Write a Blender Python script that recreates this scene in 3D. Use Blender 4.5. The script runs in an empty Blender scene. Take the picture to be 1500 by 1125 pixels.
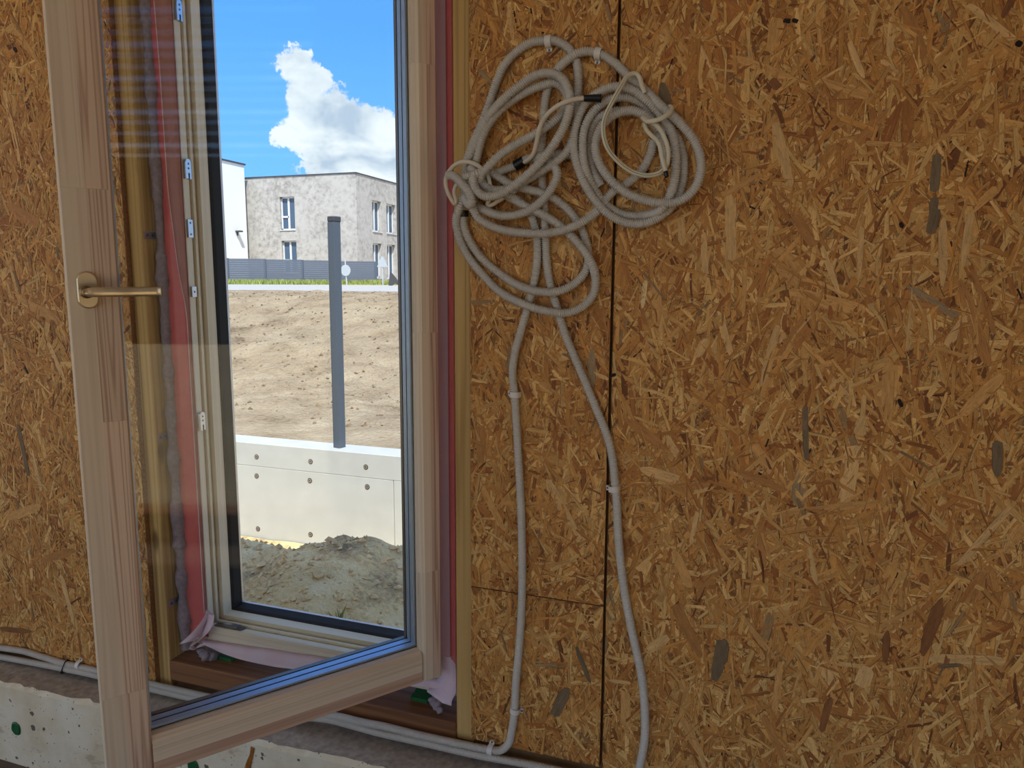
import bpy, math, random
import numpy as np
from mathutils import Vector, Matrix

scene = bpy.context.scene
COL = scene.collection
PI = math.pi

# ------------------------------------------------------------------ camera
CAM_LOC = (0.0, -1.4, 1.5)
YAW, PITCH, ROLL = math.radians(18.75), math.radians(8.17), math.radians(0.3)
fwd = Vector((-math.sin(YAW) * math.cos(PITCH), math.cos(YAW) * math.cos(PITCH), -math.sin(PITCH)))
rgt = Vector((math.cos(YAW), math.sin(YAW), 0))
upv = rgt.cross(fwd)
rgt, upv = rgt * math.cos(ROLL) + upv * math.sin(ROLL), upv * math.cos(ROLL) - rgt * math.sin(ROLL)
cam_data = bpy.data.cameras.new('camera')
cam = bpy.data.objects.new('camera', cam_data)
COL.objects.link(cam)
cam_data.sensor_width = 36.0
cam_data.lens = 36.0 * 1055.0 / 1500.0
cam_data.clip_start = 0.02
cam_data.clip_end = 500
cam.matrix_world = Matrix(((rgt.x, upv.x, -fwd.x, CAM_LOC[0]), (rgt.y, upv.y, -fwd.y, CAM_LOC[1]),
                           (rgt.z, upv.z, -fwd.z, CAM_LOC[2]), (0, 0, 0, 1)))
scene.camera = cam

# ------------------------------------------------------------------ colour management
vs = scene.view_settings
vs.view_transform = 'Standard'
vs.look = 'None'
vs.gamma = 1.0
vs.use_curve_mapping = False
vs.exposure = 1.13
scene.cycles.max_bounces = 8
scene.cycles.diffuse_bounces = 4
scene.cycles.transparent_max_bounces = 24

# ------------------------------------------------------------------ sky with cumulus clouds
CLOUD_PUFFS = [[-0.5527,0.7958,0.2474,0.0265],[-0.541,0.8044,0.2454,0.0265],[-0.5451,0.7971,0.2598,0.0209],[-0.5484,0.8101,0.2074,0.0379],[-0.5156,0.8288,0.2175,0.0227],[-0.57,0.8029,0.1743,0.019],[-0.5383,0.8232,0.1804,0.0398],[-0.501,0.8442,0.1905,0.0322],[-0.4744,0.8601,0.1877,0.0246],[-0.4607,0.8691,0.1801,0.0246],[-0.4434,0.8827,0.1556,0.0474],[-0.5056,0.8498,0.1492,0.0379],[-0.5558,0.8175,0.1509,0.0227],[-0.4094,0.8949,0.1775,0.0521],[-0.4767,0.8691,0.1316,0.0474],[-0.3799,0.9163,0.1269,0.0664],[-0.5441,0.8291,0.129,0.0265]]
CLOUD_VIEW = [-0.5484,0.7982,0.2492]
world = bpy.data.worlds.new('world')
scene.world = world
world.use_nodes = True


class NT:
    """small helper to write node trees"""
    def __init__(self, tree):
        self.t = tree
        self.n = tree.nodes
        self.l = tree.links

    def node(self, typ, props=None, **ins):
        nd = self.n.new(typ)
        for k, v in (props or {}).items():
            setattr(nd, k, v)
        for k, v in ins.items():
            key = int(k[1:]) if k[0] == 'i' and k[1:].isdigit() else k.replace('_', ' ')
            self.set(nd.inputs[key], v)
        return nd

    def set(self, sock, v):
        if isinstance(v, bpy.types.NodeSocket):
            self.l.new(v, sock)
        elif isinstance(v, (tuple, list)) and sock.type == 'RGBA' and len(v) == 3:
            sock.default_value = (*v, 1)
        else:
            sock.default_value = v

    def math(self, op, a, b=0.0, c=0.0, clamp=False):
        nd = self.n.new('ShaderNodeMath')
        nd.operation = op
        nd.use_clamp = clamp
        for s, v in zip(nd.inputs, (a, b, c)):
            self.set(s, v)
        return nd.outputs[0]

    def vmath(self, op, a, b=(0, 0, 0), out=0):
        nd = self.n.new('ShaderNodeVectorMath')
        nd.operation = op
        self.set(nd.inputs[0], a)
        self.set(nd.inputs[1], b)
        return nd.outputs['Value'] if op in ('DISTANCE', 'LENGTH', 'DOT_PRODUCT') else nd.outputs[0]

    def noise(self, vec, scale, detail=3.0, rough=0.55, dist=0.0, col=False):
        nd = self.n.new('ShaderNodeTexNoise')
        if vec is not None:
            self.l.new(vec, nd.inputs['Vector'])
        nd.inputs['Scale'].default_value = scale
        nd.inputs['Detail'].default_value = detail
        nd.inputs['Roughness'].default_value = rough
        nd.inputs['Distortion'].default_value = dist
        return nd.outputs['Color' if col else 0]

    def ramp(self, fac, stops, interp='LINEAR'):
        nd = self.n.new('ShaderNodeValToRGB')
        cr = nd.color_ramp
        cr.interpolation = interp
        while len(cr.elements) > 1:
            cr.elements.remove(cr.elements[-1])
        for i, (p, c) in enumerate(stops):
            e = cr.elements[0] if i == 0 else cr.elements.new(p)
            e.position = p
            e.color = (*c, 1) if len(c) == 3 else c
        self.set(nd.inputs[0], fac)
        return nd.outputs[0]

    def mix(self, fac, a, b, blend='MIX'):
        nd = self.n.new('ShaderNodeMix')
        nd.data_type = 'RGBA'
        nd.blend_type = blend
        self.set(nd.inputs[0], fac)
        self.set(nd.inputs[6], a)
        self.set(nd.inputs[7], b)
        return nd.outputs[2]

    def smooth(self, v, a, b):
        nd = self.n.new('ShaderNodeMapRange')
        nd.interpolation_type = 'SMOOTHSTEP'
        self.set(nd.inputs[0], v)
        nd.inputs[1].default_value = a
        nd.inputs[2].default_value = b
        return nd.outputs[0]

    def scale(self, vec, s):
        nd = self.n.new('ShaderNodeMapping')
        self.l.new(vec, nd.inputs[0])
        nd.inputs['Scale'].default_value = s
        return nd.outputs[0]


w = NT(world.node_tree)
w.n.clear()
tc = w.node('ShaderNodeTexCoord')
dirv = tc.outputs['Generated']
sep = w.node('ShaderNodeSeparateXYZ', None, i0=dirv)
sky = w.ramp(sep.outputs[2], [(0.0, (0.20, 0.38, 0.62)), (0.12, (0.115, 0.32, 0.66)), (0.30, (0.068, 0.235, 0.62)),
                              (0.6, (0.05, 0.17, 0.5)), (1.0, (0.035, 0.12, 0.38))])
warp1 = w.vmath('SUBTRACT', w.noise(dirv, 13, 6, 0.68, col=True), (0.5, 0.5, 0.5))
sc_ = w.n.new('ShaderNodeVectorMath')
sc_.operation = 'SCALE'
w.l.new(warp1, sc_.inputs[0])
sc_.inputs['Scale'].default_value = 0.10
wd = w.vmath('ADD', dirv, sc_.outputs[0])
field = None
for cx, cy, cz, r in CLOUD_PUFFS:
    v = w.math('SUBTRACT', 1.0, w.math('DIVIDE', w.vmath('DISTANCE', wd, (cx, cy, cz)), r * 1.05))
    if field is None:
        field = v
    else:
        nd = w.n.new('ShaderNodeMath')
        nd.operation = 'SMOOTH_MAX'
        w.l.new(field, nd.inputs[0])
        w.l.new(v, nd.inputs[1])
        nd.inputs[2].default_value = 0.25
        field = nd.outputs[0]
mask1 = w.smooth(field, 0.0, 0.22)
# more cumulus added outside the view, heavier there to whiten the fill light
flat = w.scale(dirv, (1.0, 1.0, 1.7))
n2 = w.noise(flat, 2.6, 6, 0.55, 0.3)
away = w.smooth(w.vmath('DISTANCE', dirv, CLOUD_VIEW), 0.42, 0.62)
mask2 = w.math('MULTIPLY', w.smooth(n2, 0.45, 0.54), away)
mask = w.math('MAXIMUM', mask1, mask2)
shade = w.noise(w.scale(dirv, (1.0, 1.0, 1.6)), 11, 5, 0.6, 0.4)
cloudc = w.ramp(shade, [(0.36, (0.27, 0.335, 0.42)), (0.47, (0.385, 0.435, 0.49)), (0.60, (0.50, 0.53, 0.56))])
skyc = w.mix(mask, sky, cloudc)
bg = w.node('ShaderNodeBackground', None, Color=skyc, Strength=1.0)
wo = w.node('ShaderNodeOutputWorld')
w.l.new(bg.outputs[0], wo.inputs[0])

# ------------------------------------------------------------------ sun, behind the house
sun_d = bpy.data.lights.new('sun', 'SUN')
sun_d.energy = 3.3
sun_d.angle = math.radians(0.55)
sun_d.color = (1.0, 0.965, 0.91)
sun = bpy.data.objects.new('sun', sun_d)
COL.objects.link(sun)
SUN_EL = math.radians(55)
to_sun = Vector((0.54 * math.cos(SUN_EL), -0.84 * math.cos(SUN_EL), math.sin(SUN_EL))).normalized()
sun.rotation_euler = to_sun.to_track_quat('Z', 'Y').to_euler()
sun.location = (3, -10, 14)


# ------------------------------------------------------------------ helpers: colour, materials
def srgb(r, g, b):
    f = lambda c: (c / 255 / 12.92) if c / 255 <= 0.04045 else ((c / 255 + 0.055) / 1.055) ** 2.4
    return (f(r), f(g), f(b))


def newmat(name):
    m = bpy.data.materials.new(name)
    m.use_nodes = True
    t = NT(m.node_tree)
    t.n.clear()
    out = t.node('ShaderNodeOutputMaterial')
    bs = t.node('ShaderNodeBsdfPrincipled')
    t.l.new(bs.outputs[0], out.inputs[0])
    t.out = out
    return m, t, bs


def plain(name, col, rough=0.6, metal=0.0, var=0.12, scale=40, bump=0.0, spec=0.5, col2=None, lo=0.3, hi=0.7):
    """one colour with mottling"""
    m, t, bs = newmat(name)
    co = t.node('ShaderNodeTexCoord').outputs['Object']
    n = t.noise(co, scale, 4, 0.6)
    a = tuple(c * (1 - var) for c in col)
    b = col2 or tuple(min(1, c * (1 + var)) for c in col)
    t.set(bs.inputs['Base Color'], t.ramp(n, [(lo, a), (hi, b)]))
    bs.inputs['Roughness'].default_value = rough
    bs.inputs['Metallic'].default_value = metal
    bs.inputs['Specular IOR Level'].default_value = spec
    if bump:
        bp = t.node('ShaderNodeBump', None, Height=n, Strength=bump, Distance=0.002)
        t.l.new(bp.outputs[0], bs.inputs['Normal'])
    return m


def wood(name, light, dark, axis='Z', ring=90.0, rough=0.55, contrast=1.0, knots=False, wobble=1.0):
    """planed timber: fine grain lines running along one axis, each object with its own grain"""
    m, t, bs = newmat(name)
    co = t.node('ShaderNodeTexCoord').outputs['Object']
    oi = t.node('ShaderNodeObjectInfo')
    off = t.node('ShaderNodeCombineXYZ', None, i0=t.math('MULTIPLY', oi.outputs['Random'], 7.3),
                 i1=t.math('MULTIPLY', oi.outputs['Random'], 3.1), i2=t.math('MULTIPLY', oi.outputs['Random'], 11.7))
    co = t.vmath('ADD', co, off.outputs[0])
    k = {'X': (0.014, 1, 1), 'Y': (1, 0.014, 1), 'Z': (1, 1, 0.014)}[axis]
    st = t.scale(co, k)
    big = t.noise(st, 14 * wobble, 3, 0.5)
    kk = t.math('MULTIPLY', big, ring)
    lines = t.math('SINE', kk)
    l01 = t.math('MULTIPLY_ADD', lines, 0.5, 0.5)
    fine = t.noise(t.scale(co, {'X': (1.5, 300, 300), 'Y': (300, 1.5, 300), 'Z': (300, 300, 1.5)}[axis]), 1.0, 2, 0.5)
    band = t.noise(st, 22, 2, 0.5)
    f = t.math('ADD', t.math('MULTIPLY', t.math('POWER', l01, 2.2), 0.42 * contrast),
               t.math('ADD', t.math('MULTIPLY', fine, 0.35), t.math('MULTIPLY', band, 0.5)), clamp=True)
    f = t.smooth(f, 0.25, 1.1)
    mid = tuple((a + b) / 2 for a, b in zip(light, dark))
    c = t.ramp(f, [(0.0, light), (0.55, mid), (1.0, dark)])
    tint = t.math('MULTIPLY_ADD', oi.outputs['Random'], 0.16, 0.92)
    c = t.mix(1.0, c, t.node('ShaderNodeCombineColor', None, i0=tint, i1=tint, i2=tint).outputs[0], 'MULTIPLY')
    if knots:
        vo = t.node('ShaderNodeTexVoronoi', None, Vector=t.scale(co, {'X': (0.35, 1, 1), 'Y': (1, .35, 1), 'Z': (1, 1, 0.35)}[axis]), Scale=9.0)
        kn = t.smooth(vo.outputs['Distance'], 0.14, 0.05)
        c = t.mix(t.math('MULTIPLY', kn, 0.75), c, tuple(x * 0.3 for x in dark))
    t.set(bs.inputs['Base Color'], c)
    bs.inputs['Roughness'].default_value = rough
    bs.inputs['Specular IOR Level'].default_value = 0.35
    bp = t.node('ShaderNodeBump', None, Height=f, Strength=0.12, Distance=0.001)
    t.l.new(bp.outputs[0], bs.inputs['Normal'])
    return m


# ------------------------------------------------------------------ helpers: meshes, objects
def mesh_obj(name, verts, faces, mat, parent=None, smooth=False, kind=None):
    me = bpy.data.meshes.new(name)
    me.from_pydata([tuple(v) for v in verts], [], [tuple(f) for f in faces])
    me.update()
    if smooth:
        me.polygons.foreach_set('use_smooth', [True] * len(me.polygons))
    if mat:
        me.materials.append(mat)
    o = bpy.data.objects.new(name, me)
    COL.objects.link(o)
    if parent:
        o.parent = parent
    if kind:
        o['kind'] = kind
    return o


def tag(o, label=None, cat=None, group=None, kind=None):
    for k, v in (('label', label), ('category', cat), ('group', group), ('kind', kind)):
        if v:
            o[k] = v
    return o


def empty(name, loc=(0, 0, 0), rotz=0.0):
    o = bpy.data.objects.new(name, None)
    o.empty_display_size = 0.05
    COL.objects.link(o)
    o.location = loc
    o.rotation_euler = (0, 0, rotz)
    return o


class MB:
    """collects shapes of ONE part"""
    def __init__(self, org=(0, 0, 0)):
        self.v = []
        self.f = []
        self.o = Vector(org)

    def add(self, verts, faces):
        b = len(self.v)
        self.v += [tuple(Vector(p) - self.o) for p in verts]
        self.f += [tuple(i + b for i in f) for f in faces]
        return self

    def box(self, x0, x1, y0, y1, z0, z1, bevel=0.0):
        if bevel <= 0:
            v = [(x, y, z) for z in (z0, z1) for y in (y0, y1) for x in (x0, x1)]
            return self.add(v, [(0, 2, 3, 1), (4, 5, 7, 6), (0, 1, 5, 4), (1, 3, 7, 5), (3, 2, 6, 7), (2, 0, 4, 6)])
        b = bevel
        ring = lambda e: [(x0 + e, y0 + b), (x0 + b, y0 + e), (x1 - b, y0 + e), (x1 - e, y0 + b),
                          (x1 - e, y1 - b), (x1 - b, y1 - e), (x0 + b, y1 - e), (x0 + e, y1 - b)]
        small = [(x0 + b, y0 + b), (x0 + b, y0 + b), (x1 - b, y0 + b), (x1 - b, y0 + b), (x1 - b, y1 - b), (x1 - b, y1 - b), (x0 + b, y1 - b), (x0 + b, y1 - b)]
        v, f = [], []
        for z, rg in ((z0, small), (z0 + b, ring(0)), (z1 - b, ring(0)), (z1, small)):
            v += [(x, y, z) for x, y in rg]
        for k in range(3):
            for i in range(8):
                j = (i + 1) % 8
                f.append((k * 8 + i, k * 8 + j, (k + 1) * 8 + j, (k + 1) * 8 + i))
        f.append((7, 6, 5, 4, 3, 2, 1, 0))
        f.append(tuple(range(24, 32)))
        return self.add(v, f)

    def prism(self, poly, a, b, axis='z', m0=None, m1=None):
        """polygon swept from a to b; m0/m1 optional per-point end shifts (mitres)"""
        n = len(poly)
        m0 = m0 or [0] * n
        m1 = m1 or [0] * n
        def P(p, t):
            if axis == 'z':
                return (p[0], p[1], t)
            if axis == 'x':
                return (t, p[0], p[1])
            return (p[0], t, p[1])
        v = [P(p, a + s) for p, s in zip(poly, m0)] + [P(p, b + s) for p, s in zip(poly, m1)]
        f = [tuple(range(n))[::-1], tuple(range(n, 2 * n))]
        f += [(i, (i + 1) % n, n + (i + 1) % n, n + i) for i in range(n)]
        return self.add(v, f)

    def cyl(self, p0, p1, r0, r1=None, n=16, caps=True):
        r1 = r0 if r1 is None else r1
        p0, p1 = Vector(p0), Vector(p1)
        d = (p1 - p0).normalized()
        u = d.orthogonal().normalized()
        q = d.cross(u)
        v = [p0 + (u * math.cos(2 * PI * i / n) + q * math.sin(2 * PI * i / n)) * r0 for i in range(n)]
        v += [p1 + (u * math.cos(2 * PI * i / n) + q * math.sin(2 * PI * i / n)) * r1 for i in range(n)]
        f = [(i, (i + 1) % n, n + (i + 1) % n, n + i) for i in range(n)]
        if caps:
            f += [tuple(range(n))[::-1], tuple(range(n, 2 * n))]
        return self.add(v, f)

    def build(self, name, mat, parent=None, smooth=False, kind=None):
        o = mesh_obj(name, self.v, self.f, mat, parent, smooth, kind)
        if not parent:
            o.location = self.o
        return o


def catmull(pts, step):
    """smooth curve through points, resampled to equal steps"""
    P = [np.array(p, float) for p in pts]
    P = [2 * P[0] - P[1]] + P + [2 * P[-1] - P[-2]]
    out = []
    for i in range(1, len(P) - 2):
        p0, p1, p2, p3 = P[i - 1:i + 3]
        d = [max(1e-6, np.linalg.norm(b - a)) ** 0.5 for a, b in ((p0, p1), (p1, p2), (p2, p3))]
        m1 = (p2 - p1) + d[1] * ((p1 - p0) / d[0] - (p2 - p0) / (d[0] + d[1]))
        m2 = (p2 - p1) + d[1] * ((p3 - p2) / d[2] - (p3 - p1) / (d[1] + d[2]))
        for t in np.linspace(0, 1, 24, endpoint=False):
            out.append((2 * t**3 - 3 * t**2 + 1) * p1 + (t**3 - 2 * t**2 + t) * m1 + (-2 * t**3 + 3 * t**2) * p2 + (t**3 - t**2) * m2)
    out.append(P[-2])
    out = np.array(out)
    s = np.concatenate([[0], np.cumsum(np.linalg.norm(np.diff(out, axis=0), axis=1))])
    n = max(2, int(round(s[-1] / step)) + 1)
    q = np.linspace(0, s[-1], n)
    return np.stack([np.interp(q, s, out[:, k]) for k in range(3)], 1)


def sweep(pts, radii, nseg=12, closed_ends=True):
    """tube along points with a radius per point"""
    pts = np.asarray(pts)
    n = len(pts)
    tan = np.gradient(pts, axis=0)
    tan /= np.linalg.norm(tan, axis=1)[:, None] + 1e-12
    u = np.cross(tan[0], (0.3, 0.9, 0.2))
    u /= np.linalg.norm(u)
    ang = np.linspace(0, 2 * PI, nseg, endpoint=False)
    ca, sa = np.cos(ang), np.sin(ang)
    V = np.empty((n, nseg, 3))
    for i in range(n):
        u = u - tan[i] * np.dot(u, tan[i])
        u /= np.linalg.norm(u)
        v = np.cross(tan[i], u)
        V[i] = pts[i] + radii[i] * (ca[:, None] * u + sa[:, None] * v)
    idx = np.arange(n * nseg).reshape(n, nseg)
    a = idx[:-1]
    b = idx[1:]
    F = np.stack([a, np.roll(a, -1, 1), np.roll(b, -1, 1), b], -1).reshape(-1, 4)
    return V.reshape(-1, 3), F, idx


def tube_obj(name, pts, radii, mat, parent=None, nseg=12):
    V, F, idx = sweep(pts, radii, nseg)
    me = bpy.data.meshes.new(name)
    faces = [tuple(f) for f in F.tolist()] + [tuple(idx[0][::-1].tolist()), tuple(idx[-1].tolist())]
    me.from_pydata(V.tolist(), [], faces)
    me.update()
    me.polygons.foreach_set('use_smooth', [True] * len(me.polygons))
    me.materials.append(mat)
    o = bpy.data.objects.new(name, me)
    COL.objects.link(o)
    if parent:
        o.parent = parent
    return o


def copy_tree(o, parent=None):
    c = o.copy()
    COL.objects.link(c)
    c.parent = parent
    for ch in list(o.children):
        copy_tree(ch, c)
    return c


# value noise on a grid, for the ground
def vnoise(x, y, seed=0):
    xi, yi = np.floor(x).astype(int), np.floor(y).astype(int)
    fx, fy = x - xi, y - yi
    fx, fy = fx * fx * (3 - 2 * fx), fy * fy * (3 - 2 * fy)
    def h(a, b):
        k = np.sin(a * 127.1 + b * 311.7 + seed * 74.7) * 43758.5453
        return k - np.floor(k)
    return (h(xi, yi) * (1 - fx) + h(xi + 1, yi) * fx) * (1 - fy) + (h(xi, yi + 1) * (1 - fx) + h(xi + 1, yi + 1) * fx) * fy


def fbm(x, y, sc, octv=5, seed=0, gain=0.5):
    s, a, t = 0, 1.0, 0
    for i in range(octv):
        s = s + a * (vnoise(x * sc, y * sc, seed + i) - 0.5)
        t += a
        a *= gain
        sc *= 2.03
    return s / t


def grid_obj(name, xs, ys, hf, mat, parent=None, kind=None):
    X, Y = np.meshgrid(xs, ys)
    Z = hf(X, Y)
    V = np.stack([X, Y, Z], -1).reshape(-1, 3)
    ny, nx = X.shape
    i = np.arange(nx * ny).reshape(ny, nx)
    F = np.stack([i[:-1, :-1], i[:-1, 1:], i[1:, 1:], i[1:, :-1]], -1).reshape(-1, 4)
    me = bpy.data.meshes.new(name)
    me.from_pydata(V.tolist(), [], F.tolist())
    me.polygons.foreach_set('use_smooth', [True] * len(me.polygons))
    me.materials.append(mat)
    o = bpy.data.objects.new(name, me)
    COL.objects.link(o)
    if parent:
        o.parent = parent
    if kind:
        o['kind'] = kind
    return o

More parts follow.
